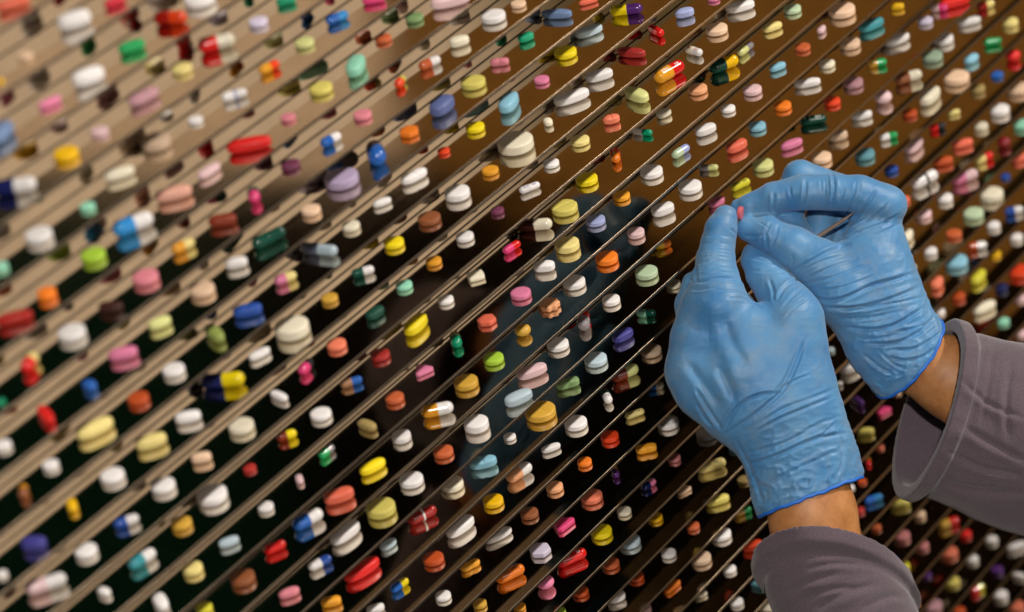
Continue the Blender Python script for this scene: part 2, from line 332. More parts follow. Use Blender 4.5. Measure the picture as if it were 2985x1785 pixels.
DATA = """
o 0 29.40 0.336 -38 0.561 0.225 0.180 coral -
o 1 31.55 0.339 -24 0.393 0.177 0.142 crimson -
o 1 30.69 0.464 -31 0.561 0.337 0.269 white -
r 1 29.51 0.504 0 0.250 0.250 0.080 pale_peach -
r 1 28.69 0.312 0 0.134 0.134 0.043 golden_yellow -
o 2 30.60 0.382 -27 0.552 0.331 0.265 white -
o 2 29.74 0.492 -19 0.410 0.156 0.125 pink -
o 2 31.79 0.469 -31 0.470 0.235 0.188 green -
r 3 32.99 0.671 0 0.364 0.364 0.116 butter_yellow -
o 3 31.85 0.551 -13 0.606 0.254 0.203 mauve -
c 2 32.85 0.497 -69 0.618 0.247 0.247 dark_red orange_red
c 3 33.88 0.598 -41 0.673 0.283 0.283 red ivory
r 2 33.67 0.535 0 0.556 0.556 0.178 white -
r 3 34.92 0.512 0 0.347 0.347 0.111 pale_lavender -
o 2 28.54 0.455 14 0.593 0.297 0.237 steel_blue -
r 3 30.65 0.505 0 0.306 0.306 0.098 pale_pink -
r 3 29.80 0.505 0 0.430 0.430 0.138 golden_yellow -
c 4 33.92 0.501 -35 0.475 0.180 0.180 white white bandblue
r 4 32.99 0.642 0 0.257 0.257 0.082 white -
r 4 32.01 0.703 0 0.520 0.520 0.198 beige -
c 3 28.53 0.483 -54 0.756 0.272 0.272 navy white
o 4 30.90 0.574 -31 0.529 0.222 0.178 ivory -
o 5 32.02 0.595 -42 0.652 0.274 0.219 peach_pink -
o 5 32.94 0.560 -5 0.518 0.197 0.157 pale_pink -
o 5 33.93 0.435 -49 0.816 0.294 0.235 red -
c 6 33.83 0.506 -136 0.423 0.233 0.233 dark_green hot_pink
o 3 35.75 0.534 -44 0.363 0.182 0.145 emerald -
o 4 37.94 0.436 -52 0.432 0.194 0.156 hot_pink -
c 4 37.06 0.624 -25 0.462 0.185 0.185 blue sky_blue
r 4 36.07 0.617 0 0.356 0.356 0.114 pale_lime -
c 4 35.01 0.584 -17 0.435 0.183 0.183 amber orange_red
r 5 39.24 0.694 0 0.346 0.346 0.111 moss_green -
r 5 38.32 0.751 0 0.316 0.316 0.101 terracotta -
o 5 39.97 0.350 -43 0.770 0.308 0.246 pale_pink -
r 6 41.37 0.542 0 0.494 0.494 0.158 white -
o 6 40.22 0.536 -35 0.396 0.245 0.196 ivory -
o 5 37.08 0.428 26 0.666 0.333 0.266 mint -
r 5 36.21 0.598 0 0.441 0.441 0.141 olive_yellow -
c 6 39.26 0.549 -21 0.485 0.194 0.194 terracotta white
w 7 41.33 0.558 -60 0.377 0.189 0.151 rose_pink -
c 6 38.43 0.641 20 0.370 0.185 0.185 orange_red olive_yellow
r 7 40.41 0.547 0 0.493 0.493 0.158 olive_yellow -
r 5 35.11 0.494 0 0.278 0.278 0.089 rose_pink -
r 6 37.12 0.559 0 0.353 0.353 0.113 rose_pink -
o 7 39.30 0.485 6 0.630 0.378 0.288 slate_blue -
o 8 41.35 0.532 18 0.678 0.339 0.271 sky_blue -
x 7 38.31 0.565 0 0.401 0.401 0.128 orange -
r 8 40.35 0.666 0 0.381 0.381 0.122 bright_yellow -
c 6 36.06 0.477 -14 0.456 0.192 0.192 blue white
c 7 37.23 0.522 46 0.706 0.353 0.353 blue grey
r 8 39.36 0.725 0 0.246 0.246 0.079 orange_red -
r 6 35.06 0.658 0 0.358 0.358 0.115 plum -
r 7 36.26 0.617 0 0.653 0.653 0.222 lavender -
o 8 38.23 0.598 -17 0.588 0.247 0.198 white -
r 9 40.43 0.553 0 0.340 0.340 0.109 amber -
r 9 39.37 0.597 0 0.509 0.509 0.194 white -
o 8 37.21 0.614 -30 0.374 0.168 0.135 white -
r 6 42.05 0.416 0 0.304 0.304 0.097 pale_peach -
o 7 43.49 0.656 -73 0.650 0.228 0.182 steel_blue -
c 8 45.70 0.574 -59 0.704 0.239 0.239 bright_yellow purple print
o 7 44.24 0.384 -37 0.404 0.141 0.113 coral -
o 8 44.63 0.812 -30 0.618 0.247 0.198 pale_blue -
r 9 48.58 0.368 0 0.272 0.272 0.087 pink -
o 9 47.68 0.539 -43 0.419 0.252 0.201 periwinkle -
o 10 50.01 0.704 -41 0.654 0.275 0.220 white -
o 7 42.41 0.674 -24 0.341 0.212 0.169 emerald -
r 8 43.68 0.760 0 0.473 0.473 0.151 bright_yellow -
c 9 46.74 0.666 -112 0.485 0.204 0.204 red red
o 9 45.71 0.629 -83 0.671 0.242 0.193 brick_red -
r 10 48.92 0.650 0 0.490 0.490 0.157 pale_peach -
c 10 47.82 0.542 -99 0.468 0.196 0.196 ivory white orangeprint
c 10 46.72 0.471 -13 0.828 0.315 0.315 amber red whiteprint
c 11 49.01 0.661 -28 0.737 0.310 0.310 dark_green golden_yellow
c 11 49.90 0.644 -3 0.538 0.194 0.194 pale_lime grey
o 9 44.57 0.683 -40 0.592 0.284 0.227 white -
o 9 43.54 0.685 -31 0.792 0.301 0.241 white -
o 10 45.62 0.590 -107 0.674 0.323 0.259 pale_lime -
r 8 42.53 0.560 0 0.311 0.311 0.099 pink -
r 11 47.92 0.666 0 0.428 0.428 0.137 peach -
o 9 42.53 0.587 -126 0.252 0.176 0.141 ivory -
o 10 44.56 0.544 -45 0.361 0.234 0.188 salmon -
r 12 49.88 0.593 0 0.427 0.427 0.137 pale_pink -
o 11 46.69 0.762 -23 0.355 0.213 0.170 ivory -
r 12 48.95 0.665 0 0.327 0.327 0.105 white -
c 11 45.81 0.742 -78 0.470 0.150 0.150 white emerald
r 10 43.58 0.691 0 0.407 0.407 0.130 butter_yellow -
o 12 47.85 0.558 -26 0.503 0.277 0.221 white -
c 12 46.82 0.559 -9 0.516 0.206 0.206 pale_green periwinkle
r 13 49.97 0.660 0 0.396 0.396 0.127 sky_blue -
r 9 41.44 0.630 0 0.746 0.746 0.269 ivory -
c 11 44.69 0.696 -142 0.519 0.218 0.218 orange_red orange
o 13 48.93 0.564 -19 0.546 0.300 0.240 coral -
r 10 42.56 0.724 0 0.339 0.339 0.109 white -
r 12 45.85 0.701 0 0.498 0.498 0.159 white -
c 13 47.91 0.680 -66 0.457 0.155 0.155 grey pale_lime print
r 14 49.98 0.658 0 0.479 0.479 0.153 pale_lime -
c 10 41.51 0.527 -28 0.469 0.159 0.159 white white blueprint
r 11 43.63 0.731 0 0.475 0.475 0.152 bright_yellow -
r 12 44.75 0.761 0 0.374 0.374 0.120 amber -
r 13 47.01 0.595 0 0.523 0.523 0.167 white -
c 14 48.98 0.647 -23 0.521 0.198 0.198 lemon lemon print
o 14 48.12 0.757 -22 0.426 0.234 0.187 pink -
r 11 52.02 0.690 0 0.401 0.401 0.128 pale_green -
r 12 53.97 0.633 0 0.636 0.636 0.204 pale_peach -
o 13 56.33 0.567 -59 0.312 0.187 0.150 golden_yellow -
c 14 58.33 0.625 -69 0.445 0.200 0.200 pale_pink hot_pink
o 14 58.72 0.397 -40 0.790 0.316 0.253 red -
c 15 60.54 0.595 -33 0.493 0.207 0.207 dark_red butter_yellow
o 11 51.05 0.636 -30 0.481 0.217 0.173 butter_yellow -
o 13 55.20 0.651 -24 0.696 0.292 0.234 teal -
o 12 53.02 0.626 12 0.312 0.172 0.137 pale_pink -
r 14 57.67 0.657 0 0.376 0.376 0.120 pale_lavender -
o 15 59.62 0.573 -45 0.601 0.228 0.183 white -
r 16 61.69 0.580 0 0.409 0.409 0.164 butter_yellow -
o 14 56.46 0.784 -29 0.706 0.297 0.237 white -
r 15 58.56 0.742 0 0.521 0.521 0.177 white -
c 16 60.54 0.485 -56 0.465 0.209 0.209 green green
r 12 52.10 0.593 0 0.353 0.353 0.113 terracotta -
r 13 54.24 0.691 0 0.501 0.501 0.160 pale_peach -
o 12 51.03 0.620 -28 0.410 0.205 0.164 sky_blue -
r 13 53.18 0.699 0 0.375 0.375 0.120 ivory -
c 14 55.25 0.645 -54 0.485 0.204 0.204 gold green
r 15 57.65 0.546 0 0.516 0.516 0.165 sage_green -
o 16 59.52 0.553 -15 0.431 0.259 0.207 sky_blue -
b 17 61.65 0.563 0 0.397 0.397 0.286 red -
r 17 60.71 0.539 0 0.322 0.322 0.103 blue -
o 13 52.14 0.615 -51 0.620 0.236 0.189 white -
r 14 54.20 0.703 0 0.481 0.481 0.154 mauve -
c 15 56.39 0.519 -39 0.719 0.288 0.288 brown ivory
r 16 58.48 0.412 0 0.648 0.648 0.207 pale_peach -
r 17 59.83 0.632 0 0.384 0.384 0.154 olive_tan -
r 18 61.79 0.582 0 0.582 0.582 0.186 pale_peach -
r 13 51.02 0.616 0 0.400 0.400 0.128 orange -
r 14 53.23 0.720 0 0.395 0.395 0.126 orange_red -
b 15 55.26 0.578 0 0.424 0.424 0.306 pale_pink -
o 16 57.35 0.548 3 0.788 0.378 0.288 ivory -
r 18 60.58 0.475 0 0.496 0.496 0.189 white -
o 17 58.52 0.613 -45 0.323 0.162 0.129 butter_yellow -
o 15 54.36 0.676 -46 0.521 0.240 0.192 white -
r 16 56.52 0.666 0 0.371 0.371 0.119 rust -
c 14 52.20 0.625 -56 0.655 0.229 0.229 dark_green dark_green whiteprint
c 17 57.66 0.614 -46 0.442 0.186 0.186 red charcoal
r 18 59.67 0.540 0 0.357 0.357 0.150 ivory -
r 19 61.71 0.495 0 0.475 0.475 0.152 mint -
c 16 55.26 0.548 -43 0.463 0.185 0.185 white green
o 15 53.25 0.696 -46 0.488 0.293 0.234 beige -
o 14 51.04 0.519 -29 0.557 0.234 0.187 pink -
o 17 56.57 0.697 -1 0.679 0.340 0.272 pale_pink -
o 18 58.67 0.543 -42 0.552 0.248 0.199 coral -
b 19 60.62 0.462 0 0.362 0.362 0.261 maroon -
r 15 52.24 0.547 0 0.475 0.475 0.152 pale_peach -
r 16 54.29 0.673 0 0.492 0.492 0.157 steel_teal -
o 18 57.69 0.564 -44 0.507 0.253 0.203 rust -
c 19 59.73 0.580 -29 0.549 0.231 0.231 butter_yellow red
o 20 61.66 0.615 -28 0.522 0.235 0.188 coral -
r 17 55.42 0.685 0 0.349 0.349 0.112 royal_blue -
c 18 56.61 0.504 -21 0.820 0.328 0.328 white white bandblack
c 19 58.61 0.550 -34 0.756 0.302 0.302 pink pale_pink
r 20 60.70 0.560 0 0.255 0.255 0.082 royal_blue -
r 19 57.58 0.553 0 0.388 0.388 0.155 white -
r 20 59.60 0.378 0 0.614 0.614 0.233 ivory -
r 18 55.70 0.604 0 0.328 0.328 0.105 coral -
r 4 28.75 0.483 0 0.463 0.463 0.148 white -
r 4 27.74 0.429 0 0.274 0.274 0.088 mint -
c 5 30.85 0.509 -28 0.749 0.300 0.300 sky_blue white
r 4 29.85 0.379 0 0.263 0.263 0.084 mint -
r 5 29.85 0.568 0 0.427 0.427 0.137 lime_green -
c 6 31.92 0.581 -19 0.465 0.195 0.195 amber butter_yellow
o 6 32.91 0.487 -53 0.507 0.254 0.203 rust_brown -
r 5 28.55 0.450 0 0.326 0.326 0.147 orange -
o 5 27.71 0.398 -42 0.618 0.247 0.198 dark_red -
r 6 30.84 0.535 0 0.466 0.466 0.149 rose_pink -
o 7 33.06 0.557 -44 0.405 0.235 0.188 white -
r 7 32.10 0.567 0 0.453 0.453 0.145 pale_peach -
o 6 29.81 0.426 -66 0.436 0.218 0.175 dark_brown -
r 6 28.90 0.517 0 0.485 0.485 0.155 white -
o 7 30.89 0.532 -27 0.418 0.230 0.184 pale_lime -
o 8 33.00 0.502 -48 0.539 0.269 0.216 royal_blue -
o 8 32.14 0.579 -114 0.600 0.252 0.202 olive_green -
o 7 29.83 0.456 -46 0.509 0.255 0.204 pink -
c 6 27.84 0.500 22 0.477 0.238 0.238 red butter_yellow
o 7 28.82 0.339 -100 0.276 0.207 0.165 blue -
r 8 30.92 0.519 0 0.401 0.401 0.128 white -
c 9 32.05 0.577 -59 0.842 0.286 0.286 navy bright_yellow
r 8 29.94 0.504 0 0.379 0.379 0.129 rust -
r 6 26.82 0.242 0 0.161 0.161 0.051 emerald -
r 7 35.15 0.482 0 0.361 0.361 0.123 pale_peach -
c 7 33.96 0.521 -17 0.714 0.250 0.250 dark_green dark_green
c 8 35.25 0.599 -80 0.780 0.234 0.234 slate_grey pale_blue
r 8 36.26 0.638 0 0.343 0.343 0.110 ivory -
r 9 38.38 0.563 0 0.452 0.452 0.136 brown -
r 10 39.41 0.656 0 0.361 0.361 0.116 white -
r 10 40.53 0.651 0 0.270 0.270 0.097 plum -
r 9 37.36 0.670 0 0.394 0.394 0.126 bright_yellow -
c 9 36.21 0.542 -39 0.452 0.181 0.181 dark_green white
c 8 34.19 0.572 -29 0.445 0.196 0.196 pink butter_yellow
r 10 38.40 0.692 0 0.316 0.316 0.101 amber -
r 10 37.42 0.695 0 0.327 0.327 0.105 mint -
d 11 39.53 0.676 0 0.421 0.421 0.101 ivory -
r 9 35.23 0.597 0 0.316 0.316 0.101 gold -
o 10 36.32 0.562 -8 0.425 0.234 0.187 dark_green -
r 9 33.99 0.494 0 0.652 0.652 0.261 ivory -
r 11 38.53 0.700 0 0.319 0.319 0.102 white -
o 11 37.44 0.622 6 0.657 0.328 0.263 bright_yellow -
x 12 39.45 0.544 0 0.395 0.395 0.127 coral -
r 10 35.14 0.598 0 0.376 0.376 0.120 salmon -
c 12 38.55 0.666 45 0.498 0.224 0.224 emerald olive_tan
r 11 36.34 0.689 0 0.385 0.385 0.123 brick_red -
r 13 39.51 0.616 0 0.422 0.422 0.135 lime_green -
c 10 34.23 0.614 10 0.426 0.213 0.213 hot_pink charcoal
c 11 35.31 0.603 -39 0.446 0.170 0.170 tan blue
t 12 37.43 0.677 0 0.415 0.415 0.100 pink -
r 13 38.53 0.604 0 0.497 0.497 0.169 gold -
o 10 33.26 0.496 -100 0.445 0.169 0.135 white -
o 9 33.11 0.584 -18 0.445 0.187 0.149 white -
r 12 36.37 0.580 0 0.372 0.372 0.126 terracotta -
r 11 42.43 0.466 0 0.549 0.549 0.176 olive_yellow -
c 11 41.56 0.635 -61 0.777 0.264 0.264 dark_brown ivory
c 11 40.69 0.595 -12 0.453 0.181 0.181 hot_pink red
r 12 43.65 0.693 0 0.420 0.420 0.134 periwinkle -
o 13 45.89 0.584 -31 0.525 0.315 0.252 white -
r 12 42.52 0.649 0 0.525 0.525 0.210 butter_yellow -
r 13 44.88 0.637 0 0.380 0.380 0.152 pale_pink -
r 13 43.73 0.631 0 0.491 0.491 0.167 orange -
c 14 46.07 0.871 -38 0.394 0.197 0.197 golden_yellow orange print
o 12 41.61 0.605 -61 0.453 0.272 0.217 white -
r 14 44.94 0.569 0 0.501 0.501 0.160 pale_green -
r 13 42.64 0.742 0 0.489 0.489 0.157 white -
r 12 40.57 0.478 0 0.423 0.423 0.135 pink -
s 13 41.70 0.737 0 0.467 0.467 0.150 peach -
r 14 43.69 0.671 0 0.390 0.390 0.140 white -
r 15 46.09 0.770 0 0.335 0.335 0.107 ivory -
c 14 42.69 0.691 34 0.624 0.262 0.262 grey red
c 15 44.78 0.633 -68 0.447 0.179 0.179 mint dark_green print
b 13 40.59 0.630 0 0.340 0.340 0.245 gold -
o 15 43.79 0.598 -18 0.520 0.286 0.229 indigo -
r 16 44.83 0.710 0 0.462 0.462 0.148 beige -
r 14 41.75 0.742 0 0.471 0.471 0.151 white -
o 14 40.61 0.611 -32 0.673 0.303 0.242 pale_pink -
r 15 42.78 0.635 0 0.497 0.497 0.159 pale_blue -
c 16 43.76 0.701 -27 0.693 0.291 0.291 rust_brown pale_lime
w 15 41.74 0.659 -40 0.520 0.260 0.208 moss_green -
c 16 42.88 0.593 -132 0.511 0.204 0.204 dark_green white dots
c 17 44.89 0.787 -54 0.379 0.175 0.175 blue ivory
o 14 39.66 0.278 -24 0.627 0.314 0.251 pale_blue -
c 21 60.59 0.326 -49 0.506 0.213 0.213 royal_blue white
r 19 56.70 0.713 0 0.439 0.439 0.140 pale_pink -
r 20 58.62 0.388 0 0.523 0.523 0.167 pale_green -
r 21 59.77 0.504 0 0.350 0.350 0.140 white -
r 20 57.57 0.389 0 0.398 0.398 0.127 terracotta -
r 22 60.91 0.510 0 0.340 0.340 0.136 white -
o 19 55.55 0.524 12 0.465 0.279 0.223 ivory -
c 21 58.63 0.380 -56 0.523 0.230 0.230 rust white
r 20 56.59 0.533 0 0.338 0.338 0.135 white -
r 21 57.77 0.529 0 0.595 0.595 0.190 sky_blue -
r 22 59.97 0.677 0 0.338 0.338 0.108 golden_yellow -
r 23 60.78 0.419 0 0.595 0.595 0.190 orange_red -
o 22 58.68 0.462 4 0.612 0.306 0.245 lemon -
o 21 56.64 0.469 10 0.472 0.283 0.226 salmon -
r 23 59.91 0.523 0 0.340 0.340 0.136 navy -
r 22 57.71 0.530 0 0.353 0.353 0.148 rust -
r 24 61.07 0.640 0 0.357 0.357 0.114 pale_pink -
r 20 55.81 0.625 0 0.196 0.196 0.063 ivory -
o 23 58.80 0.440 -24 0.694 0.291 0.233 ivory -
r 22 56.90 0.647 0 0.287 0.287 0.092 white -
r 24 59.84 0.522 0 0.334 0.334 0.107 mint -
r 25 60.86 0.573 0 0.321 0.321 0.103 pale_pink -
r 20 51.64 0.599 0 0.237 0.237 0.076 pale_blue -
o 21 52.34 0.550 -27 0.522 0.313 0.251 white -
c 21 51.64 0.494 -45 0.250 0.125 0.125 green white
c 22 52.41 0.512 -115 0.513 0.205 0.205 purple purple
r 23 54.47 0.643 0 0.198 0.198 0.063 pale_peach -
o 7 27.81 0.442 -116 0.577 0.202 0.162 red -
o 8 28.84 0.537 -20 0.696 0.292 0.234 butter_yellow -
r 7 26.84 0.530 0 0.280 0.280 0.095 white -
o 9 30.89 0.428 -48 0.464 0.241 0.193 white -
r 10 32.16 0.504 0 0.476 0.476 0.152 ivory -
o 9 29.99 0.527 -35 0.562 0.281 0.225 butter_yellow -
r 8 27.72 0.572 0 0.281 0.281 0.101 white -
o 10 31.04 0.524 -51 0.368 0.221 0.177 pale_peach -
c 8 26.88 0.412 46 0.341 0.170 0.170 brown amber
r 9 28.91 0.507 0 0.429 0.429 0.137 white -
o 9 27.92 0.571 -128 0.364 0.182 0.146 golden_yellow -
r 10 30.07 0.617 0 0.440 0.440 0.141 white -
r 11 31.19 0.667 0 0.567 0.567 0.193 white -
r 11 32.23 0.638 0 0.246 0.246 0.079 brick_red -
c 10 28.91 0.472 -35 0.463 0.194 0.194 royal_blue white
o 9 26.74 0.363 -65 0.448 0.278 0.222 indigo -
r 11 30.29 0.650 0 0.379 0.379 0.129 gold -
r 10 27.95 0.584 0 0.399 0.399 0.128 white -
c 11 29.08 0.536 -11 0.585 0.234 0.234 teal white
o 12 31.18 0.528 -32 0.390 0.195 0.156 pale_blue -
o 11 28.08 0.577 -93 0.274 0.164 0.131 white -
c 10 26.85 0.507 -35 0.733 0.264 0.264 pale_pink white
r 12 30.25 0.629 0 0.372 0.372 0.141 butter_yellow -
r 9 25.90 0.357 0 0.211 0.211 0.067 white -
o 12 29.18 0.474 -122 0.493 0.246 0.197 white -
r 13 31.37 0.620 0 0.469 0.469 0.160 brown -
r 13 30.36 0.728 0 0.310 0.310 0.099 lemon -
r 11 34.19 0.470 0 0.402 0.402 0.128 white -
c 11 33.32 0.609 -37 0.393 0.189 0.189 rust_brown bright_yellow
o 12 35.35 0.478 -96 0.458 0.210 0.168 olive_tan -
c 13 37.42 0.502 -47 0.665 0.279 0.279 amber white
r 14 38.52 0.541 0 0.512 0.512 0.230 white -
r 15 39.63 0.698 0 0.261 0.261 0.084 white -
c 12 34.30 0.664 -2 0.410 0.172 0.172 green grey
r 13 36.41 0.662 0 0.386 0.386 0.162 white -
o 13 35.31 0.538 -18 0.571 0.251 0.201 bright_yellow -
r 14 37.49 0.642 0 0.408 0.408 0.131 terracotta -
o 15 38.55 0.597 -47 0.578 0.289 0.231 sky_blue -
o 12 33.37 0.598 -131 0.280 0.140 0.112 pale_pink -
r 14 36.39 0.629 0 0.489 0.489 0.157 white -
r 15 37.68 0.776 0 0.490 0.490 0.166 ivory -
o 13 34.22 0.526 -35 0.599 0.311 0.249 coral -
r 16 38.66 0.634 0 0.434 0.434 0.139 golden_yellow -
r 12 32.38 0.629 0 0.301 0.301 0.102 white -
c 13 33.32 0.589 -20 0.672 0.282 0.282 blue white
r 14 35.32 0.580 0 0.591 0.591 0.213 olive_yellow -
c 15 36.49 0.652 -24 0.682 0.259 0.259 brick_red brick_red bandwhite
o 14 34.34 0.723 -7 0.731 0.329 0.263 white -
o 16 37.57 0.688 -9 0.730 0.328 0.263 white -
o 17 38.75 0.765 -21 0.661 0.225 0.180 white -
c 13 32.37 0.647 -29 0.455 0.205 0.205 red red
c 14 33.37 0.585 -22 0.507 0.203 0.203 white royal_blue
o 15 35.45 0.730 -12 0.388 0.194 0.155 pale_blue -
o 15 34.50 0.659 -14 0.843 0.320 0.256 red -
r 16 36.49 0.586 0 0.430 0.430 0.138 rust -
w 17 37.65 0.707 -22 0.456 0.191 0.153 amber -
c 18 38.73 0.637 -26 0.694 0.277 0.277 orange orange print
c 16 35.45 0.673 -12 0.463 0.194 0.194 blue bright_yellow
o 14 32.37 0.559 -34 0.413 0.206 0.165 rose_pink -
o 15 33.44 0.610 -46 0.405 0.223 0.178 amber -
r 17 36.57 0.617 0 0.328 0.328 0.105 white -
o 16 34.63 0.657 -36 0.365 0.201 0.161 white -
r 18 37.68 0.685 0 0.291 0.291 0.117 gold -
r 15 40.59 0.569 0 0.659 0.659 0.211 gold -
r 16 41.76 0.647 0 0.496 0.496 0.159 white -
c 17 43.76 0.608 -35 0.463 0.167 0.167 butter_yellow butter_yellow print
r 17 42.81 0.643 0 0.396 0.396 0.135 orange_red -
r 18 44.96 0.666 0 0.489 0.489 0.156 white -
r 19 46.15 0.529 0 0.497 0.497 0.159 white -
o 16 40.77 0.618 -33 0.431 0.181 0.145 white -
w 18 43.88 0.544 -48 0.472 0.236 0.189 amber -
r 17 41.78 0.617 0 0.316 0.316 0.114 orange -
r 19 45.03 0.709 0 0.297 0.297 0.107 dusty_pink -
c 20 46.20 0.581 -38 0.712 0.256 0.256 butter_yellow butter_yellow print
c 16 39.67 0.670 -14 0.669 0.281 0.281 peach white
c 18 42.85 0.706 47 0.415 0.174 0.174 purple olive_yellow
c 19 43.87 0.642 -14 0.418 0.184 0.184 navy pink
r 17 40.72 0.679 0 0.370 0.370 0.133 peach -
r 18 41.85 0.652 0 0.486 0.486 0.156 salmon -
r 19 42.82 0.611 0 0.315 0.315 0.107 ivory -
t 20 45.21 0.753 0 0.399 0.399 0.096 pale_peach -
o 21 46.26 0.607 -41 0.575 0.253 0.202 olive_yellow -
c 22 47.27 0.674 -32 0.443 0.186 0.186 gold green
r 17 39.70 0.629 0 0.384 0.384 0.130 brown -
t 18 40.77 0.691 0 0.541 0.541 0.130 hot_pink -
r 19 41.94 0.631 0 0.475 0.475 0.152 bright_yellow -
r 20 44.02 0.724 0 0.331 0.331 0.106 golden_yellow -
r 21 45.20 0.616 0 0.305 0.305 0.104 terracotta -
r 20 42.99 0.744 0 0.484 0.484 0.155 pale_blue -
x 18 39.75 0.569 0 0.470 0.470 0.150 pale_lavender -
r 22 46.29 0.670 0 0.464 0.464 0.148 white -
o 23 47.28 0.548 -36 0.504 0.262 0.209 orange_red -
r 21 44.07 0.559 0 0.343 0.343 0.117 white -
c 19 40.80 0.658 -28 0.745 0.283 0.283 red red whiteprint
r 20 42.13 0.695 0 0.402 0.402 0.129 terracotta -
r 21 43.03 0.776 0 0.365 0.365 0.124 rust -
r 22 45.29 0.599 0 0.472 0.472 0.151 beige -
r 23 46.32 0.605 0 0.312 0.312 0.100 white -
b 19 39.83 0.677 0 0.396 0.396 0.285 pink -
t 22 44.12 0.732 0 0.528 0.528 0.127 orange -
r 20 40.99 0.730 0 0.361 0.361 0.123 rust -
o 21 42.15 0.715 -33 0.423 0.262 0.210 white -
r 22 43.19 0.799 0 0.286 0.286 0.091 pale_pink -
o 23 45.20 0.706 -36 0.310 0.155 0.124 ivory -
r 24 46.36 0.580 0 0.325 0.325 0.110 white -
r 20 40.24 0.763 0 0.243 0.243 0.078 lime_green -
r 19 38.97 0.772 0 0.268 0.268 0.086 amber -
o 24 47.13 0.467 -88 0.337 0.168 0.135 steel_teal -
r 21 47.26 0.512 0 0.301 0.301 0.096 olive_tan -
r 20 47.12 0.513 0 0.292 0.292 0.093 steel_teal -
r 25 47.55 0.582 0 0.371 0.371 0.119 ivory -
t 23 53.59 0.572 0 0.438 0.438 0.105 hot_pink -
o 23 52.55 0.469 -57 0.439 0.228 0.183 olive_yellow -
r 24 53.39 0.653 0 0.226 0.226 0.072 salmon -
c 24 52.69 0.585 33 0.314 0.126 0.126 red gold
r 24 51.91 0.310 0 0.222 0.222 0.071 rust -
r 23 51.96 0.581 0 0.173 0.173 0.055 white -
r 24 51.57 0.453 0 0.194 0.194 0.062 white -
c 25 52.47 0.411 -37 0.485 0.204 0.204 blue sky_blue
o 26 53.75 0.471 -55 0.499 0.249 0.200 olive_yellow -
r 27 54.74 0.558 0 0.305 0.305 0.128 pale_peach -
r 25 51.96 0.534 0 0.245 0.245 0.098 brick_red -
r 26 52.65 0.560 0 0.255 0.255 0.102 terracotta -
c 28 55.82 0.380 -33 0.610 0.256 0.256 gold red
r 29 56.81 0.512 0 0.314 0.314 0.126 red -
r 27 53.72 0.515 0 0.418 0.418 0.142 dusty_pink -
r 28 54.73 0.589 0 0.351 0.351 0.126 dusty_pink -
r 29 55.88 0.505 0 0.468 0.468 0.159 salmon -
r 30 58.02 0.447 0 0.334 0.334 0.134 white -
r 30 57.03 0.515 0 0.324 0.324 0.130 white -
o 31 59.16 0.366 -35 0.568 0.238 0.191 white -
r 31 58.01 0.358 0 0.328 0.328 0.131 purple -
r 28 53.74 0.588 0 0.319 0.319 0.128 lemon -
r 27 52.79 0.247 0 0.200 0.200 0.064 royal_blue -
r 29 54.80 0.606 0 0.280 0.280 0.090 purple -
r 30 55.93 0.535 0 0.411 0.411 0.132 olive_yellow -
o 32 59.16 0.368 -89 0.375 0.187 0.150 white -
c 31 56.98 0.422 -18 0.474 0.209 0.209 red lemon
o 29 53.81 0.409 -135 0.480 0.202 0.161 peach -
r 32 58.16 0.416 0 0.385 0.385 0.162 white -
r 30 54.80 0.487 0 0.452 0.452 0.154 mauve -
r 33 59.02 0.468 0 0.476 0.476 0.152 salmon -
r 31 56.01 0.457 0 0.316 0.316 0.101 rust -
""".strip().split('\n')
rows = []
for ln in DATA:
    a = ln.split()
    rows.append(dict(kind=a[0], k=int(a[1]), x=float(a[2]), y=float(a[3]), ang=math.radians(float(a[4])), L=float(a[5]), W=float(a[6]),
                     H=float(a[7]), c=a[8], c2=(a[9] if a[9] != '-' else ''), pr=(a[10] if len(a) > 10 else '')))
SHN = dict(r='round', o='oval', x='hexagonal', t='triangular', d='diamond-shaped', w='waisted', s='scalloped', b='ball-shaped')
def cn(s): return s.replace('_', ' ')
def short(r):
    if r is None: return 'gap'
    if r['kind'] == 'c':
        if r['c'] == r['c2']: return cn(r['c']) + ' capsule'
        return (r['c'] + '_and_' + r['c2']).replace('_', '-') + ' capsule'
    return cn(r['c']) + ' ' + SHN[r['kind']] + ' tablet'
def big(r):
    if r['kind'] == 'c': return ''
    return 'large ' if r['L'] > .62 else ('small ' if r['L'] < .36 else '')
sh = {}
for r in rows: sh.setdefault(r['k'], []).append(r)
for k in sh:
    sh[k].sort(key=lambda r: r['x'])
def art(s): return ('an ' if s[0] in 'aeiou' else 'a ') + s
def neigh(r, dk):
    L = sh.get(r['k'] + dk, [])
    if not L: return None
    # the shelves slope in the picture; the piece straight above/below is the one nearest in x
    return min(L, key=lambda q: abs(q['x'] - r['x']))
